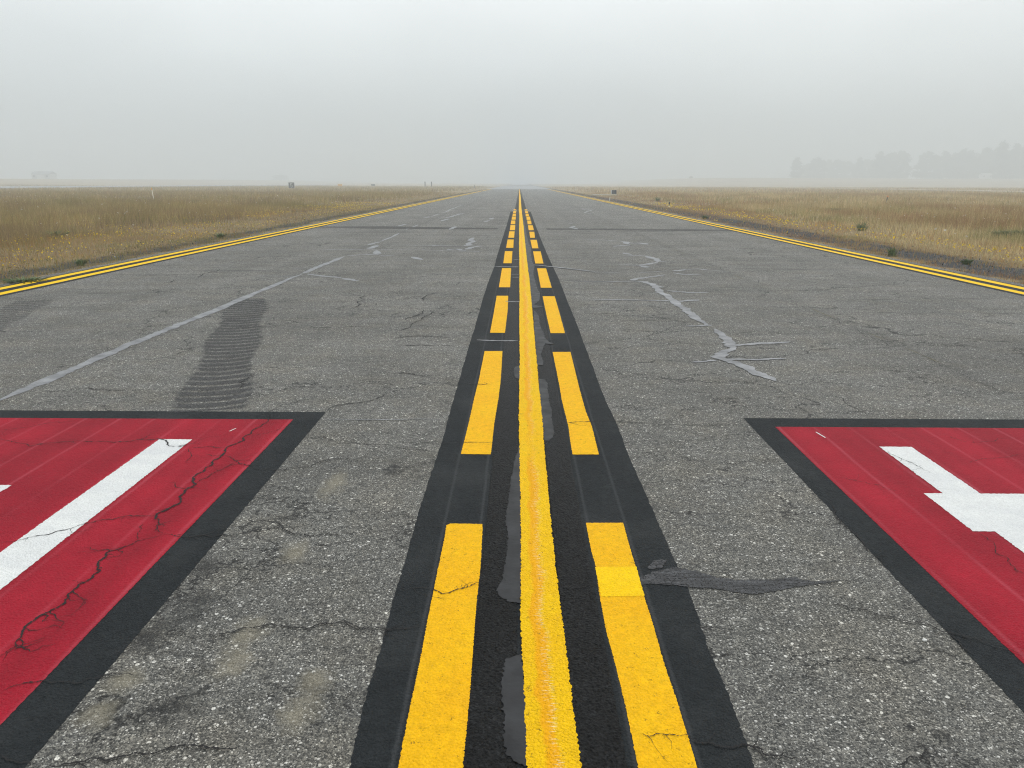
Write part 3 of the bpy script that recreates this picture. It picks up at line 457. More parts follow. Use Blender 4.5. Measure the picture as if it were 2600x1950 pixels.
# red surface-painted holding signs, 14 read from the far side
def digit(kind, x0, parent, foot, sgn=1):
    H_ = 2.74; z = .0036; y1 = foot; y0 = foot-H_
    if kind == '1': P = [[x0, y1], [x0+.205, y1], [x0+.205, y0+.62], [x0+.36, y0+.62], [x0+.36, y0+.42], [x0+.205, y0], [x0, y0]]
    else: P = [[x0, y1], [x0+.195, y1], [x0+.195, y1-.715], [x0+.85, y1-.715], [x0+.85, y1-1.12], [x0+.20, y0], [x0, y0], [x0, y1-1.14], [x0-.10, y1-1.14], [x0-.10, y1-.70], [x0, y1-.70]]
    if kind == '4':
        flat = [[x0, y1], [x0+.195, y1], [x0+.195, y1-.705], [x0+.85, y1-.705], [x0+.85, y1-1.03], [x0+.20, y0], [x0, y0], [x0, y1-1.14], [x0-.10, y1-1.14], [x0-.10, y1-.705], [x0, y1-.705]]
        outer = resample(flat, .006, .0016, True)
        hole = [[x0+.195, y1-1.14], [x0+.195, y0+.5], [x0+.60, y1-1.14]]
        V = [Vector((q.x, q.y, z)) for q in outer]; Hh = [Vector((q[0], q[1], z)) for q in hole]
        T = tessellate_polygon([V, Hh]); A = V+Hh
        F = [tuple(t) if (A[t[1]]-A[t[0]]).cross(A[t[2]]-A[t[0]]).z > 0 else tuple(t)[::-1] for t in T]
        o = mesh('numeral', A, F, M['white'], parent)
    else:
        o = flat_poly('numeral', P, z, M['white'], parent, .0016)
    o['label'] = f'white painted {kind} on the red panel, upside down from here'
    return o
def panel(xa, xb, ytop_red, ytop_blk, y0, bw_in, lab, sgn):
    """xa = edge next to the centreline, xb = far edge"""
    a, b = sorted((xa, xb)); o1, o2 = (a-bw_in if sgn > 0 else a-.18), (b+.18 if sgn > 0 else b+bw_in)
    r = flat_poly('surface_painted_sign', [[a, y0], [b, y0], [b, ytop_red], [a, ytop_red]], .0024, M['red'], taxi, .0009, .006, lab)
    flat_poly('black_border', [[o1, y0-.18], [o2, y0-.18], [o2, ytop_blk], [o1, ytop_blk]], .0012, M['black'], r, .0012, .008)
    return r
pl = panel(-1.525, -4.3, 4.755, 4.93, 1.05, .178, 'red painted holding position panel with white 14 on the left', -1)
digit('1', -2.238, pl, 4.34); digit('4', -3.525, pl, 4.31)
pr = panel(1.695, 4.3, 4.655, 4.845, 1.05, .155, 'red painted holding position panel with white 14 on the right', 1)
digit('4', 2.203, pr, 4.28); digit('1', 3.40, pr, 4.28)
# stray white paint scratches on the red
for P in ([[-1.865, 4.50], [-1.845, 4.56], [-1.838, 4.56], [-1.856, 4.50]], [[1.935, 4.44], [1.918, 4.55], [1.928, 4.55], [1.944, 4.44]]):
    flat_poly('paint_fleck', P, .0036, M['white'], taxi, .001)
# cracks, sealant, skids
for k_, (wd, P) in enumerate(SEAL):
    if k_ < 2: P = [[-3.82+.25*(p[0]+3.82), p[1]] for p in P]; wd = .15      # the sealed lane joint is straight
    lab = None; wd = min(max(wd*.9, .08), .17) if P[0][1] > 14 else min(wd*.85, .12)
    line_strip('crack_sealant', P, wd, (.0028 if abs(P[0][0]) > .7 or wd < .045 else .0082)+k_*3e-5, M['seal'], taxi, label=lab)
ci = 0
for k_, (wd, P) in enumerate(CRACK):
    line_strip('crack', P, wd/1000*(1.2 if P[0][1] < 6 else 1.7), k_*4e-5, M['crack'], taxi, True)
line_strip('crack', JOINT_R[4:], .005, .001, M['crack'], taxi, True, 'long straight joint crack right of the centre')
flat_poly('transverse_band', [[-7.2, 27.5], [-5, 27.9], [-1.0, 26.9], [-.75, 26.9], [-.75, 26.2], [-5, 26.4], [-7.2, 26.9]], .0035, M['asphalt_dark'], taxi, .02, .1, 'darker band of asphalt across the left side')
flat_poly('transverse_band', [[.95, 26.8], [4, 26.8], [7.2, 26.3], [7.2, 25.5], [4, 25.9], [.95, 26.1]], .0035, M['asphalt_dark'], taxi, .02, .1, 'darker band of asphalt across the right side')
def mat_skid(amt=.78):
    s = N('tyre_rubber'); uv = s.tc.outputs['UV']; sp = s.n('ShaderNodeSeparateXYZ'); s.l(uv, sp.inputs[0])
    u, v = sp.outputs[0], sp.outputs[1]
    n_ = s.noise(7, detail=4); arc = s.math('ADD', v, s.math('MULTIPLY', s.math('POWER', s.math('ABSOLUTE', s.math('SUBTRACT', u, .5)), 2), -.3))
    rib = s.math('FRACT', s.math('MULTIPLY', s.math('ADD', arc, s.math('MULTIPLY', n_, .05)), 6.3))
    gap = s.math('MULTIPLY', s.rng(s.math('ABSOLUTE', s.math('SUBTRACT', rib, .5)), .07, .22, 1.0, 0), s.rng(s.noise(2.5, detail=3), .3, .5, .35, 1))
    side = s.rng(s.math('ABSOLUTE', s.math('SUBTRACT', s.math('ADD', u, s.math('MULTIPLY', s.math('SUBTRACT', n_, .5), .2)), .5)), .42, .5, 1, 0)
    grain = s.rng(s.vor(125).outputs['Distance'], .25, .55, 1, .6)
    al = s.math('MULTIPLY', s.math('MULTIPLY', side, s.math('SUBTRACT', 1, gap)), s.math('MULTIPLY', grain, amt))
    s.set(s.b.inputs['Alpha'], al)
    return s.fin((.032,.032,.034), .7)
M['skid'] = mat_skid(); M['skid2'] = mat_skid(.45)
def skid(a, b, wid, lab, mt='skid'):
    a, b = Vector(a), Vector(b); t = (b-a).normalized(); nr = Vector((t.y, -t.x)); L = (b-a).length; V = []; F = []; uv = []; n = 24
    for i in range(n+1):
        p = a+(b-a)*i/n
        ww = wid*(1+.12*math.sin(i*.7))/2
        V += [(p.x-nr.x*ww, p.y-nr.y*ww, .003), (p.x+nr.x*ww, p.y+nr.y*ww, .003)]; uv += [(0, L*i/n), (1, L*i/n)]
    for i in range(n): F.append((2*i, 2*i+1, 2*i+3, 2*i+2))
    o = mesh('tyre_skid_mark', V, F, M[mt], taxi, uv=uv); o['label'] = lab
skid((-2.18, 4.95), (-3.72, 10.1), .52, 'dark ribbed tyre mark on the asphalt behind the red panel')
skid((-5.7, 7.4), (-6.55, 9.9), .5, 'faint ribbed tyre mark near the left edge', 'skid2')
# pale sheet where the taxiway ends, distant mirage shine put into its colour
shine_sheet = mesh('mirage_sheet', [(-9, YEND, -.01), (9, YEND, -.01), (9, 420, -.01), (-9, 420, -.01)], [(0, 1, 2, 3)], simple('mirage_pale', (.24,.24,.235), .55, .12, .3))
tag(shine_sheet, 'pale sheet beyond the end of the asphalt, coloured as a shiny mirage', kind='structure')
# runway to the left, parallel
rw = mesh('runway', [(-165, -300, .0), (-120, -300, .0), (-120, 1300, .0), (-165, 1300, .0)], [(0, 1, 2, 3)], simple('runway_concrete', (.27,.28,.29), .6, .12, .2))
rw.location.z = .12
tag(rw, 'distant grey runway parallel to the taxiway on the left', kind='structure')
for x0 in (-121.6, -164.4):
    o = mesh('edge_stripe', [(x0-1, -300, .03), (x0+1, -300, .03), (x0+1, 1300, .03), (x0-1, 1300, .03)], [(0, 1, 2, 3)], simple('runway_white', (.8,.8,.78), .6), rw)
path = mesh('path', [(103, -60, 0), (110, -60, 0), (110, 300, 0), (103, 300, 0)], [(0, 1, 2, 3)], simple('pale_track', (.5,.45,.36), .9, .1, .4)); path.location.z = .16
tag(path, 'pale gravel track across the grass on the right', kind='structure')
# ------------------------------------------------------------------ grass
def mat_leaf(name, rough=.75, trans=.0):
    s = N(name); at = s.n('ShaderNodeAttribute'); at.attribute_name = 'tint'
    if trans:
        tr = s.n('ShaderNodeBsdfTranslucent'); s.l(at.outputs['Color'], tr.inputs[0]); mxs = s.n('ShaderNodeMixShader'); mxs.inputs[0].default_value = trans
        s.l(s.b.outputs[0], mxs.inputs[1]); s.l(tr.outputs[0], mxs.inputs[2]); s.l(mxs.outputs[0], s.out.inputs[0])
    return s.fin(at.outputs['Color'], rough, spec=.15)
M['blade'] = mat_leaf('grass_blades', trans=.4); M['stone'] = mat_leaf('loose_stone')
PAL = np.array([(.66,.52,.31), (.55,.38,.19), (.44,.37,.17), (.29,.29,.11), (.42,.25,.15), (.60,.36,.16), (.33,.23,.17), (.78,.66,.43)])
def scatter(n, y0, y1, xmax_k=.98, inner=8.0, both=True):
    """points on the grass inside a wedge a little wider than the view, density even"""
    xs = []; ys = []; tot = 0
    while tot < n:
        y = rng.uniform(y0, y1, n*2); x = rng.uniform(-1, 1, n*2)*(y1*xmax_k+4)
        k = (np.abs(x) < y*xmax_k+4) & (np.abs(x) > inner)
        xs.append(x[k]); ys.append(y[k]); tot += k.sum()
    return np.concatenate(xs)[:n], np.concatenate(ys)[:n]
def blades(x, y, h, wd, lean, col, z=None):
    n = len(x); z = height(x, y)-.05 if z is None else z
    a = rng.uniform(0, 2*np.pi, n); b = rng.uniform(0, 2*np.pi, n)
    dx, dy = np.cos(a)*wd/2, np.sin(a)*wd/2
    V = np.zeros((n, 3, 3)); V[:, 0] = np.c_[x-dx, y-dy, z]; V[:, 1] = np.c_[x+dx, y+dy, z]
    V[:, 2] = np.c_[x+np.cos(b)*h*lean, y+np.sin(b)*h*lean, z+h]
    return V, col
parts = []
for (n, y0, y1, wd, hs) in ((150000, 8, 24, .006, 1), (230000, 24, 55, .011, 1), (230000, 55, 130, .024, 1.0), (160000, 130, 330, .06, 1.1)):
    x, y = scatter(n, y0, y1); ax = np.abs(x)+1.6*(fbm(x*.9+9, y*.9)-.5)
    tall = sstep(11.0, 15.5, ax+1.5*(fbm(x*.25, y*.25)-.5)); left = x < 0
    clump = fbm(x*1.5+40, y*1.5+11)
    keep = np.ones(n, bool)
    belt = (ax > 8.7) & (ax < np.where(x > 0, 9.7, 9.0))
    keep &= ~(belt & (rng.random(n) > np.where(x > 0, .14, .3)+.85*(clump > .49)))
    keep &= ~((ax <= 8.65) & (rng.random(n) > .9*(clump > .38)))
    keep &= ~((x > 100) & (x < 113) & (y < 300) | (x < -117) & (x > -168) | ((np.abs(x) < 9.5) & (y > 204)))
    h = (.05+.06*rng.random(n))*(1-tall)+tall*(.22+.30*rng.random(n))*(.35+1.3*fbm(x*.35, y*.2+5))
    patch = fbm(x*.28+3, y*.14+8); patch2 = fbm(x*.5+31, y*.3+18)
    p = rng.random(n)
    ci_ = np.where(tall > .5, np.select([p < .36, p < .62, p < .76, p < .82, p < .90], [0, 1, 2, 3, 7], 4), np.select([p < .33, p < .55, p < .72, p < .86], [5, 4, 1, 3], 2))
    ci_ = np.where((patch < .43) & (rng.random(n) < .55), np.where(left, 6, 4), ci_)
    ci_ = np.where((patch > .56) & (rng.random(n) < .45), np.where(left, 2, 7), ci_)
    ci_ = np.where((patch2 > .66) & (rng.random(n) < .5), 3, ci_)
    ci_ = np.where(left & (rng.random(n) < .3), 2, ci_)
    ci_ = np.where(left & (ax < 9.8) & (rng.random(n) < .4) & (clump > .45), 3, ci_)
    col = PAL[ci_]*np.where(left[:, None], np.array([[.74,.71,.57]]), np.array([[.84,.82,.70]]))*rng.uniform(.7, 1.25, (n, 1))*(.72+.56*fbm(x*.9+13, y*.5+7))[:, None]
    V, c = blades(x, y, h*hs, wd*rng.uniform(.6, 1.5, n), .35*rng.random(n)+.1, col)
    parts.append((V[keep], c[keep]))
g_ = tri_mesh('grass', np.concatenate([p[0] for p in parts]), np.concatenate([p[1] for p in parts]), M['blade'])
tag(g_, 'dry straw coloured grass field either side of the taxiway', kind='stuff')
# flowers: small yellow discs low by the gravel, white heads in the tall grass
def discs(x, y, z, r, col):
    n = len(x); a = rng.uniform(0, 2*np.pi, n); out_ = []
    nrm = rng.normal(0, .5, (n, 2))
    for k in range(2):
        T = np.zeros((n, 3, 3))
        for j in range(3):
            an = a+k*np.pi/3+j*2*np.pi/3; px, py = np.cos(an)*r, np.sin(an)*r
            T[:, j] = np.c_[x+px, y+py, z+px*nrm[:, 0]+py*nrm[:, 1]+.001*k]
        out_.append(T)
    return np.concatenate(out_), np.concatenate([col, col])
fp = []
x, y = scatter(170000, 9, 60, .95); ax = np.abs(x)
den = np.where(x > 0, sstep(9.8, 10.3, ax)*(1-sstep(11.0, 12.6, ax)), sstep(8.5, 9.5, ax)*(1-sstep(12, 17, ax))*.8)*(fbm(x*.8+5, y*.45+2) > np.where(x > 0, .46, .50))
den = np.maximum(den, .10*((ax > 8.2) & (ax < 8.7) & (fbm(x*2, y*.6) > .55)))
k = rng.random(len(x)) < den*np.where(x > 0, .42, .5); x, y = x[k], y[k]
T, c = discs(x, y, height(x, y)-.05+.09+.09*rng.random(len(x)), (.009+.008*rng.random(len(x))+y*.00012)*np.where(x > 0, 1.5, 1.0), np.array([(.88,.66,.03)])*rng.uniform(.7, 1.15, (len(x), 1)))
fp.append((T, c))
x, y = scatter(2600, 10, 90, .95, 9.5); k = (np.abs(x) > 11) & (fbm(x*.3+77, y*.3) > .5); x, y = x[k], y[k]
T, c = discs(x, y, height(x, y)-.05+.30+.14*rng.random(len(x)), .02+.02*rng.random(len(x)), np.array([(.72,.68,.6)])*rng.uniform(.8, 1.1, (len(x), 1)))
fp.append((T, c))
fl = tri_mesh('wildflowers', np.concatenate([p[0] for p in fp]), np.concatenate([p[1] for p in fp]), M['blade'])
tag(fl, 'tiny yellow and white wildflowers scattered through the verge', kind='stuff')
# gravel stones
x, y = scatter(45000, 8.5, 45, .95, 8.2); ax = np.abs(x)+1.2*(fbm(x*.9+9, y*.9)-.5); k = (ax > 8.5) & (ax < 10.4); x, y = x[k], y[k]
T, c = discs(x, y, height(x, y)-.045+.012*rng.random(len(x)), .008+.014*rng.random(len(x)), np.where(rng.random((len(x), 1)) < .03, .45, .028+.075*rng.random((len(x), 1)))*np.array([[1, 1, 1.02]]))
gs = tri_mesh('gravel', T, c, M['stone']); tag(gs, 'dark crushed stone strewn along both pavement edges', kind='stuff')
# weeds one can tell apart
M['green'] = simple('weed_green', (.13,.18,.07), .7, .35, 20)
M['strawleaf'] = simple('weed_straw', (.36,.31,.18), .8, .3, 20)
def weed(x, y, hgt, rad, n, lab, mat2=None, seed=0):
    r = random.Random(seed+5); t = empty('weed_plant', (x, y, float(height(np.array(x), np.array(y)))-.05)); tag(t, lab, 'weed')
    def leafset(name, n, hgt, rad, mat, flat=1.0):
        V = []; F = []
        for i in range(n):
            a = r.uniform(0, 6.28); ln = hgt*r.uniform(.6, 1.1); sp_ = rad*r.uniform(.2, 1.0); w_ = .012*r.uniform(.7, 1.6)*(1+hgt)
            ox, oy = r.uniform(-1, 1)*rad*.35, r.uniform(-1, 1)*rad*.35; b = len(V); nx_, ny_ = -math.sin(a), math.cos(a)
            for s_ in range(4):
                u = s_/3; ww = w_*(1-u)**.6*(1 if s_ else .6); px = ox+math.cos(a)*sp_*u**1.3; py = oy+math.sin(a)*sp_*u**1.3; pz = ln*(u-.25*u*u*flat)
                if s_ < 3: V += [(px-nx_*ww, py-ny_*ww, pz), (px, py, pz-.006), (px+nx_*ww, py+ny_*ww, pz)]
                else: V.append((px, py, pz))
            for s_ in range(2):
                q = b+3*s_; F += [(q, q+1, q+4, q+3), (q+1, q+2, q+5, q+4)]
            F += [(b+6, b+7, b+9), (b+7, b+8, b+9)]
        return mesh(name, V, F, mat, t)
    leafset('leaves', n, hgt, rad, M['green'])
    if mat2: leafset('dry_stalks', n//2, hgt*.45, rad*1.3, mat2, 2.0)
    return t
g = MISC
weed(*g['weed1'], .42, .30, 34, 'spiky dark green weed in the grass behind the gravel on the right', seed=1)
weed(*g['weed2'], .30, .22, 40, 'green weed with straw stalks on the gravel beside the right edge line', M['strawleaf'], 2)
weed(*g['weed3'], .32, .35, 160, 'dense dark green clump at the far right of the grass', seed=3)
weed(*g['w9'], .34, .5, 150, 'lower green clump right of the dense one at the frame edge', seed=31)
weed(*g['weed4'], .25, .28, 60, 'small green weed close to the right edge line, far down the taxiway', seed=4)
weed(*g['weed5'], .18, .15, 26, 'tiny green tuft left of the spiky weed', seed=5)
weed(*g['w8'], .3, .8, 160, 'wide low green patch in the tall grass on the right', seed=6)
weed(*g['dark1'], .55, .5, 50, 'scraggly dark bush in the right grass before the grey sign', seed=7)
weed(*g['greenL'], .3, .45, 110, 'fresh green clump in the left grass', seed=8)
weed(*g['greenL2'], .5, .5, 80, 'grey green bush in the middle of the left field', seed=9)
weed(*g['weed6'], .16, .16, 50, 'green weed with yellow flowers growing out of the gravel on the right', seed=10)
weed(*g['weed7'], .17, .14, 60, 'dark green tuft on the gravel near the left edge line', seed=11)
weed(*g['wL3'], .2, .22, 70, 'green weed beside the left edge line where white flowers grow', seed=12)
weed(*g['w10'], .15, .4, 130, 'low green growth at the left frame edge beside the edge line', seed=13)
# ------------------------------------------------------------------ signs, posts, lights
M['dark_panel'] = simple('dark_sign_face', (.012,.016,.018), .5, .1)
M['steel'] = simple('galvanised_steel', (.32,.33,.33), .45, .1, metal=.6)
M['signwhite'] = simple('sign_white', (.78,.79,.78), .5, .05)
M['post_white'] = simple('post_white', (.82,.80,.72), .6, .1)
M['orange'] = simple('orange_tip', (.75,.22,.03), .6, .1)
M['ylw'] = simple('sign_yellow', (.75,.40,.03), .5, .1)
M['conc'] = simple('concrete', (.45,.43,.38), .9, .12)
M['wood'] = simple('weathered_wood', (.09,.10,.08), .9, .3)
M['black_obj'] = simple('black_metal', (.02,.02,.022), .4, .1)
M['glass_blue'] = simple('lamp_lens', (.45,.50,.55), .15, .05)
def part(name, boxes, mat, parent):
    V, F = [], []
    for b_ in boxes: box(V, F, *b_)
    o = mesh(name, V, F, mat, parent)
    m_ = o.modifiers.new('bevel', 'BEVEL'); m_.width = .008; m_.segments = 2
    return o
def rod(name, pts, rads, mat, parent, n=10):
    V, F = [], []; tube(V, F, pts, rads, n); return mesh(name, V, F, mat, parent)
def gz(x, y): return float(height(np.array(float(x)), np.array(float(y))))-.05
# runway distance sign showing 5
t = empty('distance_sign', (-56.4, 188.9, gz(-56.4, 188.9)), R(-4)); tag(t, 'black square sign with a white 5 standing in the left field', 'sign')
part('sign_panel', [(-.74, .62, -.08, .08, .25, 1.62)], M['dark_panel'], t)
part('side_frame', [(.625, .70, -.10, .10, .22, 1.62)], M['steel'], t)
rod('post', [(-.45, 0, 0), (-.45, 0, .26)], [.05, .05], M['steel'], t); rod('post', [(.40, 0, 0), (.40, 0, .26)], [.05, .05], M['steel'], t)
def five_pts():
    P = [(.26, .50), (-.26, .50), (-.26, -.02), (-.12, -.02)]          # outline of the figure 5, clockwise from top right
    for k in range(0, 13):
        a = R(115-k*20.5); P.append((-.0+.27*math.cos(a)*1.0, -.20+.31*math.sin(a)))
    return P
def stroke5():
    c = [(.24, .47), (-.2, .47), (-.22, .03)]
    for k in range(12): a = R(140-k*26); c.append((0+.23*math.cos(a), -.17+.27*math.sin(a)))
    return c
V, F = [], []; c5 = stroke5(); wdt = .045
for a, b in zip(c5, c5[1:]):
    a, b = Vector(a), Vector(b); tt = (b-a).normalized(); nn = Vector((-tt.y, tt.x))*wdt; a = a-tt*wdt*.7; b = b+tt*wdt*.7; q = len(V)
    for (p, yy) in ((a, -.1), (b, -.1), (a, -.085), (b, -.085)): V += [(p.x+nn.x, yy-.0005*q/8, p.y+nn.y), (p.x-nn.x, yy-.0005*q/8, p.y-nn.y)]
    F += [(q, q+1, q+3, q+2), (q+4, q+6, q+7, q+5), (q, q+2, q+6, q+4), (q+1, q+5, q+7, q+3), (q, q+4, q+5, q+1), (q+2, q+3, q+7, q+6)]
o = mesh('numeral', V, F, M['signwhite'], t); o.location = (-.05, 0, .93); o['label'] = 'white figure 5'
# back of a small sign on its pad, right
t = empty('taxiway_sign', (13.25, 107.5, gz(13, 107)), R(3)); tag(t, 'small dark grey box sign seen from behind beside the right edge', 'sign')
part('sign_panel', [(-.34, .36, -.07, .07, .16, .70)], M['dark_panel'], t)
part('side_frame', [(-.40, -.345, -.09, .09, .14, .71)], M['signwhite'], t)
for xx in (-.22, .24): rod('leg', [(xx, 0, 0), (xx, 0, .17)], [.03, .025], M['steel'], t)
part('backing_rib', [(-.02, .02, -.085, -.072, .18, .68)], M['steel'], t)
o = part('concrete_pad', [(-3.2, 0.2, -1.3, 1.0, 0, .07)], M['conc'], None); o.location = (13.4, 107, gz(13, 107)+.02); tag(o, 'thin pale concrete slab under the grey box sign', 'concrete slab')
o = part('concrete_pad', [(.0, 2.1, -1.2, .4, 0, .07)], M['conc'], None); o.location = (14.1, 101.5, gz(15, 101)+.02); tag(o, 'separate pale slab to the right of the grey box sign', 'concrete slab')
# yellow and grey signs by the runway, far left
t = empty('taxiway_sign', (-67, 285, gz(-67, 285)), R(-8)); tag(t, 'yellow box sign far off beside the runway on the left', 'sign')
part('sign_panel', [(-.85, .85, -.12, .12, .3, 1.15)], M['ylw'], t)
for xx in (-.6, .6): rod('leg', [(xx, 0, 0), (xx, 0, .31)], [.04, .04], M['steel'], t)
t = empty('taxiway_sign', (-57.5, 300, gz(-57, 300)), R(-8)); tag(t, 'grey box sign right of the far yellow sign', 'sign')
part('sign_panel', [(-.75, .75, -.12, .12, .5, 1.1)], M['dark_panel'], t)
for xx in (-.5, .5): rod('leg', [(xx, 0, 0), (xx, 0, .51)], [.04, .04], M['steel'], t)
# marker posts
def post(x, y, h, r, mat, lab, tip=None, lean=(0, 0), n=8, rw_=None):
    t = empty('marker_post', (x, y, gz(x, y))); tag(t, lab, 'post')
    rod('post_shaft', [(0, 0, -.05), (lean[0]*.8, lean[1]*.8, h*.82), (lean[0], lean[1], h)], [r*1.1, r, r*.9], mat, t, n)
    if tip: rod('post_tip', [(lean[0]*.82, lean[1]*.82, h*.83), (lean[0], lean[1], h+.01)], [r*1.25, r*1.25], tip, t, n)
    return t
post(-33.6, 69.7, 1.12, .035, M['post_white'], 'white plastic marker post leaning in the left field', M['ylw'], (-.10, 0))
post(30.8, 64.3, .66, .045, M['wood'], 'dark wooden stake with orange top in the right field', M['orange'], (.10, 0), 4)
post(8.75, 74, .30, .035, M['post_white'], 'short white stake just outside the right edge line')
for i, dx in enumerate((-.75, .75)):
    post(-35.8+dx*1.7, 300, 2.1, .20, M['black_obj'], ('left' if i == 0 else 'right')+' one of the two dark posts standing side by side in the fog')
post(-14.8, 250, 1.0, .11, M['black_obj'], 'small lone dark post left of where the taxiway vanishes')
t = empty('edge_light', (10.5, 53.4, gz(10.5, 53.4))); tag(t, 'small dark taxiway edge light on a white base in the right verge', 'light')
rod('base', [(0, 0, 0), (0, 0, .02), (0, 0, .10)], [.09, .07, .05], M['post_white'], t, 12)
rod('stem', [(0, 0, .10), (0, 0, .24)], [.028, .028], M['black_obj'], t, 10)
rod('lens', [(0, 0, .24), (0, 0, .29), (0, 0, .34), (0, 0, .365)], [.055, .06, .05, .02], M['black_obj'], t, 12)
# single white pebble on the asphalt
V = []; F = []
st = bpy.data.meshes.new('pebble')
import bmesh
bm = bmesh.new(); bmesh.ops.create_icosphere(bm, subdivisions=2, radius=.009)
for v in bm.verts: v.co *= random.uniform(.85, 1.12); v.co.z *= .6; v.co.y *= .8
bm.to_mesh(st); bm.free()
for f in st.polygons: f.use_smooth = True
o = link('pebble', st, simple('quartz', (.75,.74,.70), .5)); o.location = (STONE[0], STONE[1], .005); tag(o, 'single white pebble lying on the asphalt right of the centre', 'pebble')
# ------------------------------------------------------------------ far trees and buildings
M['bark'] = simple('bark', (.07,.055,.04), .95, .2)
M['crown'] = mat_leaf('tree_foliage')
def make_tree(seed, H_, wide, lab, pointed=0):
    r = np.random.default_rng(seed); t = empty('tree'); tag(t, lab, 'tree', 'trees fading into the fog on the right')
    V, F = [], []; tube(V, F, [(0, 0, -1), (.3, 0, H_*.3), (-.2, .2, H_*.6), (0, 0, H_*.92)], [H_*.022, H_*.016, H_*.01, .05], 8)
    for k in range(9):
        z0 = H_*(.25+.06*k); a = r.uniform(0, 6.28); L = wide*(.7-.05*k)
        tube(V, F, [(0, 0, z0), (math.cos(a)*L*.5, math.sin(a)*L*.5, z0+L*.25), (math.cos(a)*L, math.sin(a)*L, z0+L*.4)], [.25, .15, .05], 5)
    mesh('trunk', V, F, M['bark'], t)
    nl = 60; zz = r.uniform(.03, .96, nl); rad = wide*np.sqrt(np.clip(1-((zz-.42)/.60)**2, .03, 1)); rad = rad*np.clip(1.25*(1-zz)**.55, .1, 1) if pointed else rad
    aa = r.uniform(0, 6.28, nl); rr = np.sqrt(r.random(nl))*rad*.85
    C = np.c_[np.cos(aa)*rr, np.sin(aa)*rr, zz*H_]; sz = r.uniform(.16, .30, nl)*wide*(1.2-.6*zz)
    n = 9000; i = r.integers(0, nl, n); d = r.normal(0, 1, (n, 3)); d /= np.linalg.norm(d, axis=1)[:, None]; d *= r.uniform(.2, 1.0, (n, 1))**.7+(r.random((n, 1)) < .12)*.45
    P = C[i]+d*sz[i][:, None]*np.array([1, 1, .8]); P[:, 2] = np.maximum(P[:, 2], .4)
    s_ = .8*r.uniform(.5, 1.4, (n, 1, 1)); T = P[:, None, :]+r.normal(0, 1, (n, 3, 3))*s_
    cols = np.array([[.05,.075,.035]])*r.uniform(.6, 1.5, (n, 1))
    tri_mesh('crown', T, cols, M['crown'], t); return t
protos = [make_tree(1, 36, 13, 'x', 1), make_tree(2, 33, 17, 'x'), make_tree(3, 39, 13, 'x', 1)]
def px_x(px, D): return (px-1318)/1878*D*.972
TR = [(0, 2010, 900, .72, 'left end of the far tree line on the right, short rounded tree'), (1, 2060, 930, .80, 'second tree from the left end of the foggy tree line'), (1, 2115, 960, .75, 'pale broad tree in the left half of the foggy tree line'),
      (2, 2165, 940, .70, 'tree in the middle of the left clump of the foggy tree line'), (0, 2215, 900, .92, 'tall tree left of the notch before the gap in the tree line'), (1, 2258, 880, 1.0, 'last tree before the bright gap in the tree line'),
      (1, 2335, 860, .95, 'first tree right of the bright gap in the tree line'), (0, 2375, 850, .88, 'second tree right of the bright gap'), (1, 2425, 840, 1.0, 'broad tree left of the tallest foggy trees'),
      (2, 2475, 820, .90, 'tall tree on the left flank of the highest group'), (2, 2515, 800, 1.02, 'tallest tree of the foggy line'), (0, 2550, 800, 1.05, 'tall tree just right of the highest crown'), (1, 2600, 800, 1.02, 'tree cut by the right frame edge'), (2, 2660, 800, .9, 'tree just beyond the right frame edge')]
TR += [(1, 2035, 980, .62, 'low tree between the first two of the foggy tree line'), (0, 2090, 1000, .74, 'thin tree behind the left half of the tree line'), (1, 2140, 990, .72, 'wide dim tree between the left half and the middle'), (1, 2190, 980, .80, 'dim tree filling the middle of the left clump'), (1, 2236, 930, .92, 'dim tree beside the tall one left of the gap'), (1, 2400, 900, .86, 'dim tree behind the second tree right of the gap'), (1, 2450, 880, .92, 'dim tree behind the broad tree'), (1, 2495, 860, .98, 'dim tree between the two tall ones'), (1, 2575, 850, 1.0, 'dim tree near the right frame edge')]
TR = [(k, px, D*1.03, s_*.98, lab) for (k, px, D, s_, lab) in TR]
used = set()
for i, (k, px, D, s_, lab) in enumerate(TR):
    o = protos[k] if k not in used else copy_tree(protos[k]); used.add(k)
    x = px_x(px, D); o.location = (x, D, gz(x, D)-.3); o.scale = (s_*1.0, s_*1.0, s_*.98); o.rotation_euler = (0, 0, i*1.3); o['label'] = lab
o = copy_tree(protos[1]); x = px_x(712, 1150); o.location = (x, 1150, gz(x, 1150)-.3); o.scale = (.8, .8, .26); o['label'] = 'low dark bushy tree faint in the fog beyond the runway'
o['group'] = 'faint vegetation on the left'
V, F = [], []
t = empty('bush', (px_x(1748, 800), 800, gz(px_x(1748, 800), 800))); tag(t, 'small dome shaped bush on top of the distant rise at right', 'bush')
r = np.random.default_rng(5); n = 900; d = r.normal(0, 1, (n, 3)); d /= np.linalg.norm(d, axis=1)[:, None]; P = d*r.uniform(.5, 1.05, (n, 1))*np.array([1.9, 1.9, 1.5])+np.array([0, 0, .6]); P[:, 2] = np.abs(P[:, 2])
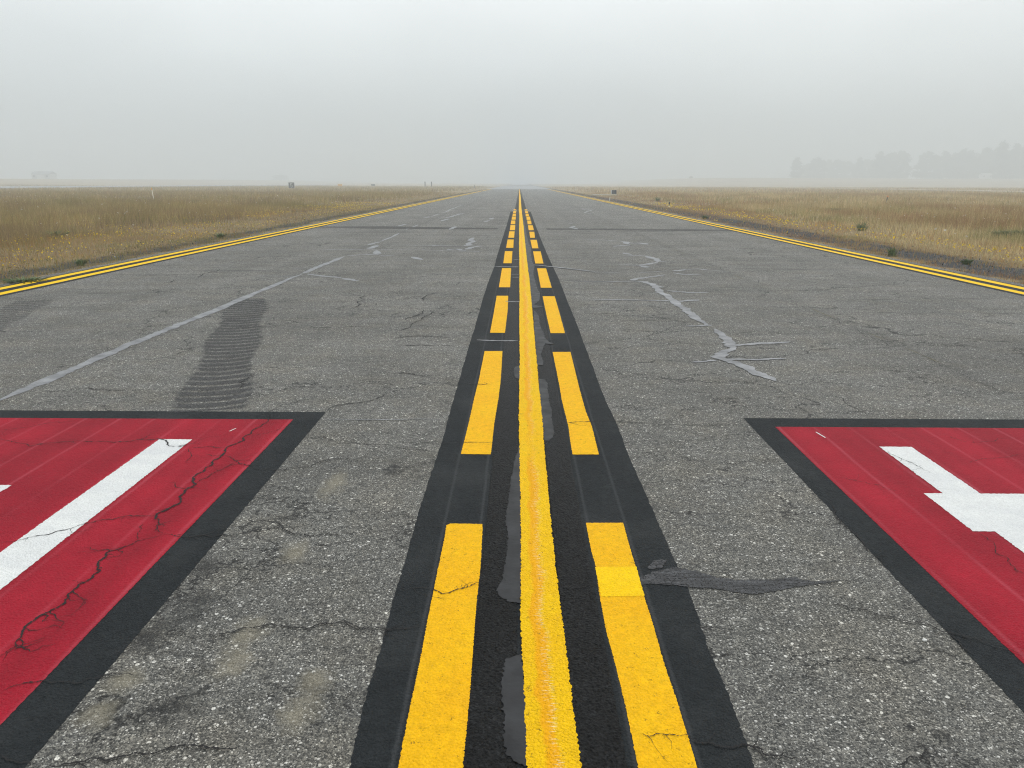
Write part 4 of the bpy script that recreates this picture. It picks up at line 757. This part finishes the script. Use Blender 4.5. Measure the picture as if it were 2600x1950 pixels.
tri_mesh('crown', P[:, None, :]+r.normal(0, .22, (n, 3, 3)), np.array([[.06,.075,.04]])*r.uniform(.6, 1.4, (n, 1)), M['crown'], t)
rod('trunk', [(0, 0, -.2), (0, 0, 1.2)], [.15, .1], M['bark'], t)
def shed(x, y, w_, d_, h_, lab, wall, rz=0):
    t = empty('airfield_building', (x, y, gz(x, y))); t.rotation_euler.z = rz; tag(t, lab, 'building')
    part('wall', [(-w_/2, w_/2, -d_/2, d_/2, -1, h_)], wall, t)
    V = [(-w_/2-.3, -d_/2-.3, h_+.02), (w_/2+.3, -d_/2-.3, h_+.02), (w_/2+.3, d_/2+.3, h_+.02), (-w_/2-.3, d_/2+.3, h_+.02), (-w_/2-.3, 0, h_+w_*.14), (w_/2+.3, 0, h_+w_*.14)]
    mesh('roof', V, [(0, 1, 5, 4), (2, 3, 4, 5), (0, 4, 3), (1, 2, 5), (3, 2, 1, 0)], M['steel'], t)
    part('door', [(-w_*.22, w_*.22, -d_/2-.06, -d_/2-.01, 0, h_*.75)], M['signwhite'], t)
    for k in (-.36, .36): part('window', [(w_*k-.6, w_*k+.6, -d_/2-.05, -d_/2-.01, h_*.4, h_*.7)], M['dark_panel'], t)
shed(px_x(115, 560), 560, 13, 9, 3.6, 'pale low building barely visible in the fog at far left', simple('pale_wall', (.55,.56,.56), .8))
shed(px_x(2482, 780), 780, 9, 7, 4.0, 'small white shed in front of the foggy trees at right', M['signwhite'])
# ------------------------------------------------------------------ air
V, F = [], []; box(V, F, -1480, 1480, -1440, 1480, -1.6, 62)
hz = mesh('haze', V, F); m_ = bpy.data.materials.new('fog'); m_.use_nodes = True; t_ = m_.node_tree; t_.nodes.clear()
o_ = t_.nodes.new('ShaderNodeOutputMaterial'); pv = t_.nodes.new('ShaderNodeVolumePrincipled')
pv.inputs['Color'].default_value = (.90, .945, .97, 1); pv.inputs['Density'].default_value = .0026; pv.inputs['Anisotropy'].default_value = 0.0
t_.links.new(pv.outputs[0], o_.inputs['Volume']); hz.data.materials.append(m_)
tag(hz, 'low fog lying over the airfield', kind='stuff')
